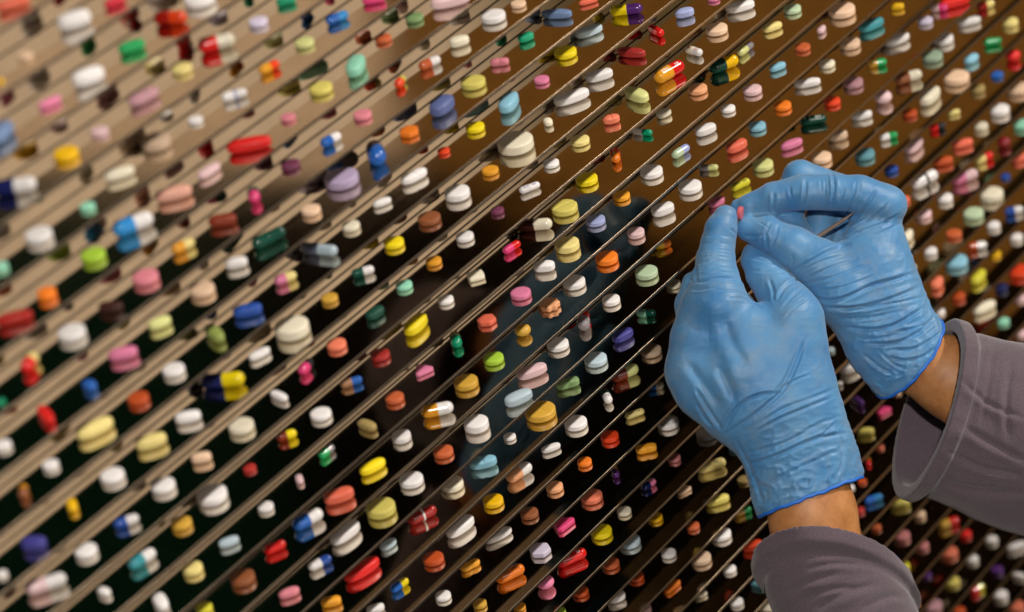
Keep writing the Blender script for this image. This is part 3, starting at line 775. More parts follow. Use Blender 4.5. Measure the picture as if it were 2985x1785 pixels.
def cands(r):
    L = sh[r['k']]; i = L.index(r); s = short(r)
    l = short(L[i - 1]) if i else None; rt = short(L[i + 1]) if i + 1 < len(L) else None
    l = l and l.replace(' round', '').replace(' tablet', '') if l and 'capsule' not in l else l
    rt = rt and rt.replace(' round', '').replace(' tablet', '') if rt and 'capsule' not in rt else rt
    def nm(q): return q if 'capsule' in q else q + ' tablet'
    if l and rt: yield f"{s} between {art(nm(l))} and {art(nm(rt))}"
    elif rt: yield f"{s} at the left end of its shelf beside {art(nm(rt))}"
    elif l: yield f"{s} at the right end of its shelf beside {art(nm(l))}"
    up, dn = neigh(r, -1), neigh(r, 1)
    base = f"{s} right of {art(nm(l))}" if l else f"{s} left of {art(nm(rt))}" if rt else s
    if up: yield f"{base} and below {art(short(up))}"
    if dn: yield f"{base} and above {art(short(dn))}"
    if rt and up: yield f"{s} left of {art(nm(rt))} and below {art(short(up))}"
    if rt and dn: yield f"{s} left of {art(nm(rt))} and above {art(short(dn))}"
    if up and dn: yield f"{s} below {art(short(up))} and above {art(short(dn))}"
    ll = short(L[i - 2]) if i > 1 else None
    if ll: yield f"{s} two places right of {art(ll)} on its shelf"
    yield f"{s} number {i + 1} from the left on its shelf below {art(short(up)) if up else 'the frame edge'}"
from collections import Counter
allc = [list(cands(r)) for r in rows]
pool = Counter(c for L in allc for c in L)
used = set()
for r, L in zip(rows, allc):
    pick = None
    for c in L:
        if pool[c] == 1 and c not in used and len(c.split()) <= 16: pick = c; break
    if pick is None:
        for c in L:
            if c not in used and len(c.split()) <= 16: pick = c; break
    r['label'] = pick or L[0]; used.add(r['label'])
    b = big(r)
    if b and len(r['label'].split()) < 16: r['label'] = b + r['label']

NAME = dict(r='round_tablet', o='oval_tablet', x='hexagonal_tablet', t='triangular_tablet', d='diamond_tablet', w='waisted_tablet', s='scalloped_tablet', b='ball_tablet')
for i, r in enumerate(rows):
    if r['kind'] == 'c':
        o = capsule(r['x'], r['y'], r['k'], r['ang'], r['L'], r['W'], r['c'], r['c2'], r['pr'], i)
        tag(o, r['label'], 'capsule', 'capsules on the mirrored shelves')
    else:
        rn = random.Random(i * 31 + 5)
        score = 1 if rn.random() < dict(r=.3, o=.07).get(r['kind'], 0) else 0
        if r['kind'] == 'w': score = 1
        V, Fc = tablet_mesh(r['kind'], r['L'], r['W'], r['H'], score, i)
        o = mesh_obj(NAME[r['kind']], V * S, Fc, TM(r['c']))
        o.location = tuple(W(np.array([r['x'], r['y'], shelf_z(r['k'])])))
        o.rotation_euler = (0, 0, r['ang'] if r['kind'] in 'ow' else rn.uniform(0, .6))
        tag(o, r['label'], 'tablet', {'r': 'round tablets on the mirrored shelves', 'o': 'oval tablets on the mirrored shelves'}.get(r['kind'], 'odd-shaped tablets on the mirrored shelves'))

# ---------------------------------------------------------------- gloved hands, arms and sleeves: signed-distance sculpting
# coordinates: photo x, photo y, depth (same unit, + = away from the camera) around a distance of 66 pitches
T0 = 66.0; U = F / T0
def to_world(P):
    P = np.asarray(P, float)
    return W(at(P[:, 0], P[:, 1], T0 + P[:, 2] / U))

def surface_nets(origin, step, val):
    nx, ny, nz = val.shape
    neg = val < 0
    c = neg[:-1, :-1, :-1].astype(np.int8)
    cnt = np.zeros_like(c)
    for i in (0, 1):
        for j in (0, 1):
            for k in (0, 1):
                cnt += neg[i:nx - 1 + i, j:ny - 1 + j, k:nz - 1 + k]
    act = (cnt > 0) & (cnt < 8)
    idx = -np.ones(act.shape, np.int64); ijk = np.argwhere(act); idx[act] = np.arange(len(ijk))
    acc = np.zeros((len(ijk), 3)); num = np.zeros(len(ijk))
    corners = [(i, j, k) for i in (0, 1) for j in (0, 1) for k in (0, 1)]
    for a in corners:
        for ax in range(3):
            if a[ax] == 1: continue
            b = list(a); b[ax] = 1
            va = val[ijk[:, 0] + a[0], ijk[:, 1] + a[1], ijk[:, 2] + a[2]]
            vb = val[ijk[:, 0] + b[0], ijk[:, 1] + b[1], ijk[:, 2] + b[2]]
            m = (va < 0) != (vb < 0)
            t = va[m] / (va[m] - vb[m])
            p = np.tile(np.array(a, float), (m.sum(), 1)); p[:, ax] += t
            acc[m] += p; num[m] += 1
    V = (ijk + acc / num[:, None]) * step + origin
    faces = []
    for ax in range(3):
        sl0 = [slice(None)] * 3; sl1 = [slice(None)] * 3
        sl0[ax] = slice(0, -1); sl1[ax] = slice(1, None)
        a = neg[tuple(sl0)]; b = neg[tuple(sl1)]
        ch = np.argwhere(a != b)
        o1, o2 = [(1, 2), (2, 0), (0, 1)][ax]
        ok = (ch[:, o1] > 0) & (ch[:, o2] > 0) & (ch[:, o1] < val.shape[o1] - 1) & (ch[:, o2] < val.shape[o2] - 1)
        ch = ch[ok]
        def cell(d1, d2):
            q = ch.copy(); q[:, o1] -= d1; q[:, o2] -= d2
            return idx[q[:, 0], q[:, 1], q[:, 2]]
        Q = np.stack([cell(0, 0), cell(1, 0), cell(1, 1), cell(0, 1)], 1)
        s = a[ch[:, 0], ch[:, 1], ch[:, 2]]
        Q[~s] = Q[~s][:, ::-1]
        faces.append(Q)
    Fq = np.concatenate(faces); Fq = Fq[(Fq >= 0).all(1)]
    return V, Fq

def cone(P, a, b, flat=1.0):
    """distance to a tapered capsule; flat squeezes it in depth"""
    pa = np.array(a[:3], float); pb = np.array(b[:3], float); ra, rb = a[3], b[3]
    X = P[0] - pa[0]; Y = P[1] - pa[1]; Z = (P[2] - pa[2]) / flat
    d = pb - pa; d[2] /= flat; l2 = float(d @ d)
    h = np.clip((X * d[0] + Y * d[1] + Z * d[2]) / l2, 0, 1)
    return np.sqrt((X - d[0] * h) ** 2 + (Y - d[1] * h) ** 2 + (Z - d[2] * h) ** 2) - (ra + (rb - ra) * h)

def smin(a, b, k):
    h = np.clip(.5 + .5 * (b - a) / k, 0, 1)
    return b + (a - b) * h - k * h * (1 - h)

def chain(P, pts, k=10, flat=1.0):
    d = None
    for a, b in zip(pts, pts[1:]):
        c = cone(P, a, b, flat); d = c if d is None else smin(d, c, k)
    return d

def grid(lo, hi, step):
    ax = [np.arange(l, h + step, step, dtype=np.float32) for l, h in zip(lo, hi)]
    return np.meshgrid(*ax, indexing='ij', sparse=True)

def sculpt(fn, lo, hi, step):
    P = grid(lo, hi, step)
    v = np.broadcast_to(fn(P), tuple(len(a.ravel()) for a in P)).astype(np.float32)
    return surface_nets(np.array(lo, float), step, v)

def normals(V, Fq):
    n = np.cross(V[Fq[:, 2]] - V[Fq[:, 0]], V[Fq[:, 3]] - V[Fq[:, 1]])
    N_ = np.zeros_like(V)
    for i in range(4): np.add.at(N_, Fq[:, i], n)
    return N_ / (np.linalg.norm(N_, axis=1, keepdims=True) + 1e-9)

def relax(V, Fq, it=2, w_=.5, keep=None):
    E = np.concatenate([Fq[:, [0, 1]], Fq[:, [1, 2]], Fq[:, [2, 3]], Fq[:, [3, 0]]])
    for _ in range(it):
        acc = np.zeros_like(V); n = np.zeros(len(V))
        np.add.at(acc, E[:, 0], V[E[:, 1]]); np.add.at(n, E[:, 0], 1)
        np.add.at(acc, E[:, 1], V[E[:, 0]]); np.add.at(n, E[:, 1], 1)
        V2 = V + w_ * (acc / n[:, None] - V)
        V = V2 if keep is None else np.where(keep[:, None], V, V2)
    return V

def polyline_d(P2, pts):
    best = np.full(len(P2), 1e9); sg = np.zeros(len(P2)); tt = np.zeros(len(P2))
    pts = np.array(pts, float)
    # round the corners a little
    for _ in range(2):
        q = [pts[0]]
        for a, b in zip(pts, pts[1:]): q += [a * .75 + b * .25, a * .25 + b * .75]
        q.append(pts[-1]); pts = np.array(q)
    Ls = np.linalg.norm(np.diff(pts, axis=0), axis=1); tot = Ls.sum(); acc = 0
    for a, b, l in zip(pts, pts[1:], Ls):
        d = b - a; h = np.clip(((P2 - a) @ d) / (l * l + 1e-9), 0, 1)
        q = P2 - a - h[:, None] * d; r = np.linalg.norm(q, axis=1)
        s = np.sign(d[0] * q[:, 1] - d[1] * q[:, 0])
        m = r < best; best[m] = r[m]; sg[m] = s[m]; tt[m] = (acc + h[m] * l) / tot
        acc += l
    return best, sg, tt

def crease(V, Nn, items):
    """press fold lines into the front of a glove; a ridge of slack rubber stands beside each"""
    out = np.zeros(len(V)); front = np.clip(-Nn[:, 2] * 3 + .35, 0, 1)
    P2 = V[:, :2]
    for (w_, d_, pts) in items:
        lo = np.min(pts, 0) - 40; hi = np.max(pts, 0) + 40
        m = (P2 > lo).all(1) & (P2 < hi).all(1)
        if not m.any(): continue
        r, s, t = polyline_d(P2[m], pts)
        taper = np.clip(np.minimum(t, 1 - t) * 5 + .12, 0, 1)
        x = r * s
        w_ = w_ * .8
        out[m] += taper * d_ * (-np.exp(-(x / w_) ** 2) + .55 * np.exp(-((x - 2.0 * w_) / (1.3 * w_)) ** 2) + .2 * np.exp(-((x + 2.2 * w_) / (1.4 * w_)) ** 2))
    return out * front

def vnoise(P, s, seed):
    """cheap smooth value noise"""
    q = P / s; i = np.floor(q).astype(np.int64); f = q - i; f = f * f * (3 - 2 * f)
    def h(a):
        n = (a[:, 0] * 374761393 + a[:, 1] * 668265263 + a[:, 2] * 2147483647 + seed * 974634777) & 0xffffffff
        n = ((n ^ (n >> 13)) * 1274126177) & 0xffffffff
        return ((n ^ (n >> 16)) & 0xffff) / 65535.0
    r = 0
    for a in (0, 1):
        for b in (0, 1):
            for c in (0, 1):
                w_ = (f[:, 0] if a else 1 - f[:, 0]) * (f[:, 1] if b else 1 - f[:, 1]) * (f[:, 2] if c else 1 - f[:, 2])
                r = r + w_ * h(i + np.array([a, b, c]))
    return r

def build(name, V, Fq, m, parent):
    o = mesh_obj(name, to_world(V), Fq, m, parent)
    return o

# ---- materials
def glove_mat():
    m, nt, b = nodes('nitrile_glove'); N = nt.nodes; L = nt.links
    tc = N.new('ShaderNodeTexCoord')
    n1 = N.new('ShaderNodeTexNoise'); n1.inputs['Scale'].default_value = 38; n1.inputs['Detail'].default_value = 4
    n2 = N.new('ShaderNodeTexNoise'); n2.inputs['Scale'].default_value = 2600; n2.inputs['Detail'].default_value = 2
    L.new(tc.outputs['Object'], n1.inputs['Vector']); L.new(tc.outputs['Object'], n2.inputs['Vector'])
    cr = N.new('ShaderNodeValToRGB'); L.new(n1.outputs['Fac'], cr.inputs[0])
    cr.color_ramp.elements[0].position = .3; cr.color_ramp.elements[0].color = srgb('#3b75a8')
    cr.color_ramp.elements[1].position = .7; cr.color_ramp.elements[1].color = srgb('#568db8')
    # thin rubber: patches where it lies tight and the skin greys it
    n4 = N.new('ShaderNodeTexNoise'); n4.inputs['Scale'].default_value = 75; n4.inputs['Detail'].default_value = 6; n4.inputs['Roughness'].default_value = .65; L.new(tc.outputs['Object'], n4.inputs['Vector'])
    r4 = N.new('ShaderNodeMapRange'); r4.inputs['From Min'].default_value = .45; r4.inputs['From Max'].default_value = .72; r4.inputs['To Max'].default_value = .5; L.new(n4.outputs['Fac'], r4.inputs['Value'])
    mx = N.new('ShaderNodeMix'); mx.data_type = 'RGBA'; mx.inputs[7].default_value = srgb('#7488996'[:7]); L.new(r4.outputs[0], mx.inputs[0]); L.new(cr.outputs[0], mx.inputs[6])
    L.new(mx.outputs[2], b.inputs['Base Color'])
    b.inputs['Roughness'].default_value = .47; b.inputs['Specular IOR Level'].default_value = .35
    b.inputs['Subsurface Weight'].default_value = .15; b.inputs['Subsurface Radius'].default_value = (.2, .5, 1.0); b.inputs['Subsurface Scale'].default_value = .002
    b.inputs['Sheen Weight'].default_value = .25; b.inputs['Sheen Roughness'].default_value = .5; b.inputs['Sheen Tint'].default_value = (.8, .9, 1, 1)
    mp = N.new('ShaderNodeMapping'); mp.inputs['Scale'].default_value = (1, 1, 2.6)
    n3 = N.new('ShaderNodeTexNoise'); n3.inputs['Scale'].default_value = 130; n3.inputs['Detail'].default_value = 5; n3.inputs['Distortion'].default_value = .6
    L.new(tc.outputs['Object'], mp.inputs[0]); L.new(mp.outputs[0], n3.inputs['Vector'])
    b1 = N.new('ShaderNodeBump'); b1.inputs['Strength'].default_value = .16; b1.inputs['Distance'].default_value = .0012; L.new(n3.outputs['Fac'], b1.inputs['Height'])
    b2 = N.new('ShaderNodeBump'); b2.inputs['Strength'].default_value = .25; b2.inputs['Distance'].default_value = .0001; L.new(n2.outputs['Fac'], b2.inputs['Height'])
    L.new(b1.outputs[0], b2.inputs['Normal']); L.new(b2.outputs[0], b.inputs['Normal'])
    return m
M_glove = glove_mat()
M_rim, _nt, _b = nodes('glove_rim'); _b.inputs['Base Color'].default_value = srgb('#2468c4'); _b.inputs['Roughness'].default_value = .45
def skin_mat():
    m, nt, b = nodes('skin'); N = nt.nodes; L = nt.links
    tc = N.new('ShaderNodeTexCoord')
    n1 = N.new('ShaderNodeTexNoise'); n1.inputs['Scale'].default_value = 90; n1.inputs['Roughness'].default_value = .65; n1.inputs['Detail'].default_value = 6; L.new(tc.outputs['Object'], n1.inputs['Vector'])
    cr = N.new('ShaderNodeValToRGB'); L.new(n1.outputs['Fac'], cr.inputs[0])
    cr.color_ramp.elements[0].position = .3; cr.color_ramp.elements[0].color = srgb('#9c6234')
    cr.color_ramp.elements[1].position = .72; cr.color_ramp.elements[1].color = srgb('#c08650')
    L.new(cr.outputs[0], b.inputs['Base Color'])
    b.inputs['Roughness'].default_value = .5; b.inputs['Subsurface Weight'].default_value = .25
    b.inputs['Subsurface Radius'].default_value = (1, .35, .15); b.inputs['Subsurface Scale'].default_value = .003
    n2 = N.new('ShaderNodeTexVoronoi'); n2.inputs['Scale'].default_value = 1400; L.new(tc.outputs['Object'], n2.inputs['Vector'])
    bp = N.new('ShaderNodeBump'); bp.inputs['Strength'].default_value = .2; bp.inputs['Distance'].default_value = .0002
    L.new(n2.outputs['Distance'], bp.inputs['Height']); L.new(bp.outputs[0], b.inputs['Normal'])
    return m
M_skin = skin_mat()
def cloth_mat():
    m, nt, b = nodes('jersey_cloth'); N = nt.nodes; L = nt.links
    tc = N.new('ShaderNodeTexCoord')
    n1 = N.new('ShaderNodeTexNoise'); n1.inputs['Scale'].default_value = 1300; n1.inputs['Detail'].default_value = 4; L.new(tc.outputs['Object'], n1.inputs['Vector'])
    cr = N.new('ShaderNodeValToRGB'); L.new(n1.outputs['Fac'], cr.inputs[0])
    cr.color_ramp.elements[0].position = .3; cr.color_ramp.elements[0].color = srgb('#50454d')
    cr.color_ramp.elements[1].position = .7; cr.color_ramp.elements[1].color = srgb('#64575f')
    L.new(cr.outputs[0], b.inputs['Base Color']); b.inputs['Roughness'].default_value = .95; b.inputs['Sheen Weight'].default_value = .35
    b.inputs['Specular IOR Level'].default_value = .15
    wv = N.new('ShaderNodeTexNoise'); wv.inputs['Scale'].default_value = 1500; L.new(tc.outputs['Object'], wv.inputs['Vector'])
    bp = N.new('ShaderNodeBump'); bp.inputs['Strength'].default_value = .7; bp.inputs['Distance'].default_value = .0004
    L.new(wv.outputs['Fac'], bp.inputs['Height']); L.new(bp.outputs[0], b.inputs['Normal'])
    return m
M_cloth = cloth_mat()

def plane(P, n, p0):
    n = np.array(n, float); n /= np.linalg.norm(n)
    return n[0] * (P[0] - p0[0]) + n[1] * (P[1] - p0[1]) + n[2] * (P[2] - p0[2])

person = tag(empty('person', tuple(to_world([[2650, 1250, 0]])[0])), 'person in blue gloves and grey sleeves, both hands holding a tiny tablet', 'person')
def adopt(o):
    # keep the mesh where it was sculpted while hanging it on the person
    o.parent = person; o.matrix_parent_inverse = Matrix.Translation(Vector(person.location)).inverted()

# ---- the hand coming in from the right
R_CUT = ((.77, .64, .5), (2652, 1046, -15))
def hand_right(P):
    palm = chain(P, [(2552, 640, 25, 74), (2550, 720, 10, 92), (2542, 800, 0, 128), (2560, 900, -5, 140), (2600, 985, -12, 138), (2650, 1045, -15, 138), (2720, 1110, -18, 136)], 20, .72)
    index = chain(P, [(2585, 598, 10, 60), (2505, 566, 0, 55), (2430, 561, -6, 53), (2340, 561, -2, 52), (2255, 578, 8, 46), (2185, 602, 22, 36), (2152, 604, 30, 24)], 8)
    middle = chain(P, [(2578, 610, 70, 60), (2440, 560, 82, 54), (2333, 518, 85, 51), (2303, 590, 72, 47), (2298, 642, 48, 45), (2332, 690, 30, 40)], 8)
    ring = chain(P, [(2575, 650, 120, 56), (2470, 600, 140, 48), (2400, 600, 118, 48), (2388, 690, 92, 46)], 8)
    pinky = chain(P, [(2560, 710, 140, 52), (2480, 660, 165, 44), (2448, 650, 132, 46), (2440, 735, 105, 42)], 8)
    thumb = chain(P, [(2181, 668, 0, 37), (2238, 683, -10, 51), (2312, 724, -20, 61), (2385, 772, -22, 76), (2462, 848, -18, 108)], 14)
    d = smin(palm, index, 14); d = smin(d, middle, 8); d = smin(d, ring, 8); d = smin(d, pinky, 8); d = smin(d, thumb, 26)
    return d
CR_R = [
 (5, 9, [(2253, 561), (2257, 576), (2255, 595), (2254, 622)]), (5, 10, [(2348, 524), (2349, 556), (2343, 586), (2340, 612)]),
 (4, 4, [(2302, 547), (2306, 576)]), (3, 4, [(2392, 520), (2394, 544), (2394, 566)]), (3, 4, [(2404, 516), (2407, 545), (2405, 575)]), (3, 4, [(2413, 513), (2418, 549), (2416, 576)]),
 (5, 11, [(2424, 503), (2433, 532), (2430, 581), (2416, 612)]), (4, 7, [(2460, 545), (2457, 573), (2443, 600)]),
 (4, 6, [(2496, 530), (2491, 566), (2477, 595), (2468, 630)]), (3, 4, [(2506, 535), (2502, 566), (2488, 600)]), (5, 8, [(2551, 556), (2535, 590), (2510, 620), (2476, 650)]),
 (4, 7, [(2592, 590), (2559, 627), (2515, 653), (2458, 688)]), (4, 7, [(2622, 622), (2578, 651), (2523, 668), (2480, 690)]), (4, 4, [(2626, 650), (2580, 675), (2530, 690)]),
 (4, 8, [(2232, 680), (2236, 707), (2236, 733)]), (4, 7, [(2246, 650), (2229, 683), (2213, 704)]), (4, 6, [(2170, 688), (2202, 691), (2226, 684)]), (4, 4, [(2268, 655), (2262, 690), (2246, 720)]),
 (3, 4, [(2210, 648), (2228, 655), (2240, 668)]),
 (6, 9, [(2480, 713), (2418, 731), (2370, 758), (2305, 796)]), (4, 5, [(2480, 741), (2394, 760), (2322, 796)]), (4, 5, [(2500, 755), (2430, 775), (2345, 815)]), (4, 4, [(2310, 745), (2312, 770), (2305, 792)]),
 (5, 5, [(2337, 828), (2405, 816), (2466, 796), (2547, 763)]), (6, 10, [(2672, 794), (2607, 816), (2547, 828), (2486, 860), (2425, 881), (2372, 868)]),
 (4, 5, [(2560, 800), (2500, 822), (2440, 842), (2390, 846)]), (6, 9, [(2684, 836), (2587, 877), (2486, 901), (2400, 897)]), (4, 6, [(2696, 864), (2628, 881), (2547, 893), (2500, 912)]),
 (6, 10, [(2700, 893), (2620, 945), (2549, 965), (2462, 954)]), (6, 9, [(2730, 925), (2676, 973), (2609, 1005), (2530, 1002)]), (4, 7, [(2722, 915), (2710, 942), (2662, 959), (2610, 968)]),
 (5, 7, [(2752, 962), (2705, 999), (2654, 1022), (2600, 1019)]), (5, 7, [(2750, 997), (2691, 1044), (2634, 1053), (2585, 1041)]), (5, 7, [(2440, 905), (2535, 897), (2625, 876)]),
 (5, 6, [(2517, 1034), (2563, 1072), (2609, 1095)]), (5, 5, [(2450, 930), (2540, 928), (2640, 905)]), (4, 5, [(2490, 985), (2560, 990), (2640, 970)]), (4, 4, [(2560, 1020), (2610, 1068), (2650, 1078)]),
]
# ---- the hand coming in from below
L_CUT = ((.36, .93, 0.0), (2372, 1444, -110))
def hand_left(P):
    index = chain(P, [(2115, 634, -20, 36), (2102, 668, -26, 47), (2092, 715, -34, 50), (2086, 760, -45, 57), (2087, 815, -60, 69), (2100, 900, -85, 92)], 8)
    knuck = chain(P, [(2022, 826, -12, 34), (2014, 890, -30, 46), (2040, 980, -60, 70)], 12)
    fold = chain(P, [(2060, 960, -20, 60), (2150, 900, 10, 50), (2200, 960, 0, 50)], 12)
    outer = chain(P, [(2066, 900, -75, 84), (2046, 990, -80, 90), (2036, 1080, -80, 96), (2062, 1125, -90, 100), (2130, 1180, -95, 104)], 16, .8)
    back = chain(P, [(2180, 1010, -110, 128), (2200, 1090, -112, 160), (2262, 1190, -112, 172), (2312, 1270, -112, 158), (2336, 1350, -110, 158), (2356, 1440, -110, 156), (2380, 1520, -110, 150)], 24, .62)
    thumbside = chain(P, [(2316, 925, -100, 84), (2314, 1010, -105, 96), (2318, 1100, -105, 106), (2325, 1180, -108, 116)], 24, .85)
    thumb = chain(P, [(2192, 735, 8, 26), (2201, 758, 2, 42), (2230, 800, -20, 56), (2264, 846, -45, 63), (2296, 890, -75, 74), (2316, 940, -98, 86)], 8)
    d = smin(back, thumbside, 50); d = smin(d, outer, 50); d = smin(d, index, 26); d = smin(d, knuck, 12); d = smin(d, fold, 12); d = smin(d, thumb, 16)
    flare = chain(P, [(2430, 1290, -110, 60), (2492, 1374, -108, 24)], 5)
    return smin(d, flare, 20)
CR_L = [
 (3, 3.2, [(2036, 734), (2081, 726), (2135, 734)]), (3, 3, [(2032, 744), (2075, 734), (2128, 742)]), (3, 3.4, [(2028, 756), (2071, 744), (2130, 752)]), (3, 3.6, [(2028, 772), (2077, 758), (2135, 768)]),
 (3, 3.8, [(2032, 793), (2085, 776), (2145, 785)]), (3, 3, [(2050, 806), (2095, 793), (2140, 798)]), (4, 5, [(2128, 667), (2146, 683)]), (3, 2.5, [(2050, 690), (2090, 684), (2135, 694)]), (3, 2.5, [(2046, 712), (2090, 706), (2135, 716)]),
 (5, 7, [(2008, 817), (2050, 824), (2091, 809), (2150, 815)]), (5, 9, [(2027, 768), (2029, 825)]), (4, 5, [(2000, 840), (2040, 846), (2090, 836)]), (4, 4, [(2090, 850), (2140, 845), (2190, 870)]), (4, 4, [(2120, 870), (2170, 868), (2220, 900)]),
 (5, 7, [(2242, 812), (2256, 848), (2256, 880)]), (5, 7, [(2332, 812), (2288, 832), (2262, 880)]), (4, 3, [(2183, 751), (2225, 760), (2268, 771)]), (4, 3, [(2190, 790), (2240, 792), (2290, 796)]), (4, 6, [(2157, 813), (2182, 835)]),
 (4, 5, [(2340, 840), (2310, 862), (2280, 900)]), (4, 4, [(2352, 870), (2320, 892), (2290, 925)]),
 (16, 6, [(2001, 1055), (2050, 1120), (2102, 1190)]), (16, 7, [(2094, 1066), (2126, 1126), (2142, 1170)]), (20, 6, [(2110, 920), (2130, 1000), (2180, 1070)]),
 (6, 11, [(2350, 985), (2320, 1070), (2288, 1134), (2256, 1163), (2183, 1223), (2112, 1268)]), (6, 9, [(2268, 1145), (2203, 1151), (2142, 1191), (2112, 1252)]),
 (4, 6, [(2360, 1092), (2296, 1118), (2270, 1140)]), (5, 6, [(2430, 1157), (2345, 1191), (2264, 1223), (2200, 1262)]), (6, 10, [(2466, 1262), (2365, 1280), (2264, 1332), (2178, 1355)]),
 (6, 8, [(2030, 1134), (2070, 1203), (2104, 1254)]), (5, 6, [(2034, 1180), (2054, 1223), (2080, 1245)]), (4, 6, [(2438, 1229), (2405, 1264), (2362, 1282)]), 
 (6, 5, [(2150, 1290), (2190, 1370), (2225, 1470)]), (6, 4, [(2470, 1300), (2360, 1350), (2250, 1400), (2210, 1440)]), (5, 4, [(2440, 1130), (2370, 1160), (2280, 1190), (2210, 1240)]), (5, 4, [(2450, 1215), (2380, 1235), (2300, 1290), (2180, 1320)]), (5, 6, [(2452, 1270), (2460, 1345), (2440, 1386)]),  
     
 
]
def make_glove(fn, cut, lo, hi, creases, seed, zone, crumple=1.0):
    def f(P):
        return np.maximum(fn(P), plane(P, *cut))
    V, Fq = sculpt(f, lo, hi, 4.0)
    V = relax(V, Fq, 1, .4)
    Nn = normals(V, Fq)
    dsp = crease(V, Nn, creases) * .85
    # slack, finely crumpled rubber towards the cuff
    n = np.array(cut[0]); n = n / np.linalg.norm(n)
    s = (V - np.array(cut[1])) @ n                     # 0 at the cuff, negative towards the fingers
    loose = np.clip((s + zone) / zone, 0, 1)
    q = V + 14 * (np.stack([vnoise(V, 60, seed + 9), vnoise(V, 60, seed + 10), vnoise(V, 60, seed + 11)], 1) - .5)
    sc = q.copy()
    sc = sc - 0.62 * (q @ n)[:, None] * n * -1.0       # squeeze across the arm: folds run round it
    r1 = 1 - np.abs(2 * vnoise(sc, 34, seed) - 1); r2 = 1 - np.abs(2 * vnoise(sc, 17, seed + 1) - 1)
    dsp += loose * (r1 ** 3 * 4.6 + r2 ** 3 * 1.6 - 1.8) + (1 - loose) * ((r1 ** 4) * .8 - .2)
    r3 = 1 - np.abs(2 * vnoise(q, 27, seed + 4) - 1)
    dsp += loose ** 1.5 * (r3 ** 4 * crumple - .2 * crumple)
    dsp *= np.clip(-s / 14, 0, 1)
    V = V + Nn * dsp[:, None]
    V = relax(V, Fq, 1, .2)
    return V, Fq

def rim(fn, cut, axis_pt, rr, m, parent_label):
    n = np.array(cut[0], float); n /= np.linalg.norm(n)
    a = np.cross(n, [0, 0, 1.0]); a /= np.linalg.norm(a); b = np.cross(n, a)
    c = np.array(axis_pt, float); c = c - n * ((c - np.array(cut[1])) @ n)
    pts = []
    for i in range(96):
        t = 2 * math.pi * i / 96; d = a * math.cos(t) + b * math.sin(t)
        r = np.arange(20, 330, 1.0); q = c + d * r[:, None]
        v = fn((q[:, 0], q[:, 1], q[:, 2])); j = int(np.argmax(v > 0)) if (v > 0).any() else len(r) - 1
        pts.append(c + d * r[j])
    pts = np.array(pts)
    for _ in range(2): pts = (np.roll(pts, 1, 0) + pts * 2 + np.roll(pts, -1, 0)) / 4
    wob = np.array([1.6 * math.sin(7 * i / 96 * 2 * math.pi) + 1.2 * math.sin(17 * i / 96 * 2 * math.pi + 1) for i in range(96)])
    pts = pts + n * wob[:, None]
    V = []; Fq = []; ns = 8
    for i in range(96):
        t = pts[(i + 1) % 96] - pts[i - 1]; t /= np.linalg.norm(t)
        e1 = np.cross(t, n); e1 /= np.linalg.norm(e1); e2 = np.cross(t, e1)
        for k in range(ns):
            q = 2 * math.pi * k / ns
            V.append(pts[i] + rr * (e1 * math.cos(q) + e2 * math.sin(q) * 1.5))
    for i in range(96):
        for k in range(ns):
            Fq.append((i * ns + k, ((i + 1) % 96) * ns + k, ((i + 1) % 96) * ns + (k + 1) % ns, i * ns + (k + 1) % ns))
    return np.array(V), Fq

V, Fq = make_glove(hand_right, R_CUT, (2105, 430, -210), (2820, 1190, 250), CR_R, 3, 330)
gr = build('glove', V, Fq, M_glove, None); adopt(gr); gr['label'] = 'blue glove on the hand reaching in from the right'
V, Fq = rim(hand_right, R_CUT, (2652, 1046, -15), 3.4, M_rim, '')
o = mesh_obj('rolled_cuff', to_world(V), Fq, M_rim); o.parent = gr
V, Fq = make_glove(hand_left, L_CUT, (1910, 575, -260), (2560, 1520, 110), CR_L, 5, 300, 4.5)
gl = build('glove', V, Fq, M_glove, None); adopt(gl); gl['label'] = 'blue glove on the lower hand with wrinkled cuff'
V, Fq = rim(hand_left, L_CUT, (2360, 1448, -110), 3.4, M_rim, '')
o = mesh_obj('rolled_cuff', to_world(V), Fq, M_rim); o.parent = gl

# ---- forearms
def arm_right(P): return chain(P, [(2620, 1030, -12, 70), (2680, 1062, -20, 92), (2770, 1098, -30, 119), (2900, 1180, -50, 132), (3150, 1330, -80, 150)], 20, .8)
def arm_left(P): return chain(P, [(2335, 1340, -108, 90), (2352, 1400, -108, 116), (2369, 1500, -108, 128), (2392, 1640, -106, 136), (2430, 1800, -100, 150), (2480, 2010, -90, 165)], 20, .78)
V, Fq = sculpt(arm_right, (2520, 900, -260), (3290, 1490, 130), 8); V = relax(V, Fq, 2, .5); o = build('forearm', V, Fq, M_skin, None); adopt(o)
V, Fq = sculpt(arm_left, (2180, 1180, -280), (2660, 2190, 110), 8); V = relax(V, Fq, 2, .5); o = build('forearm', V, Fq, M_skin, None); adopt(o)

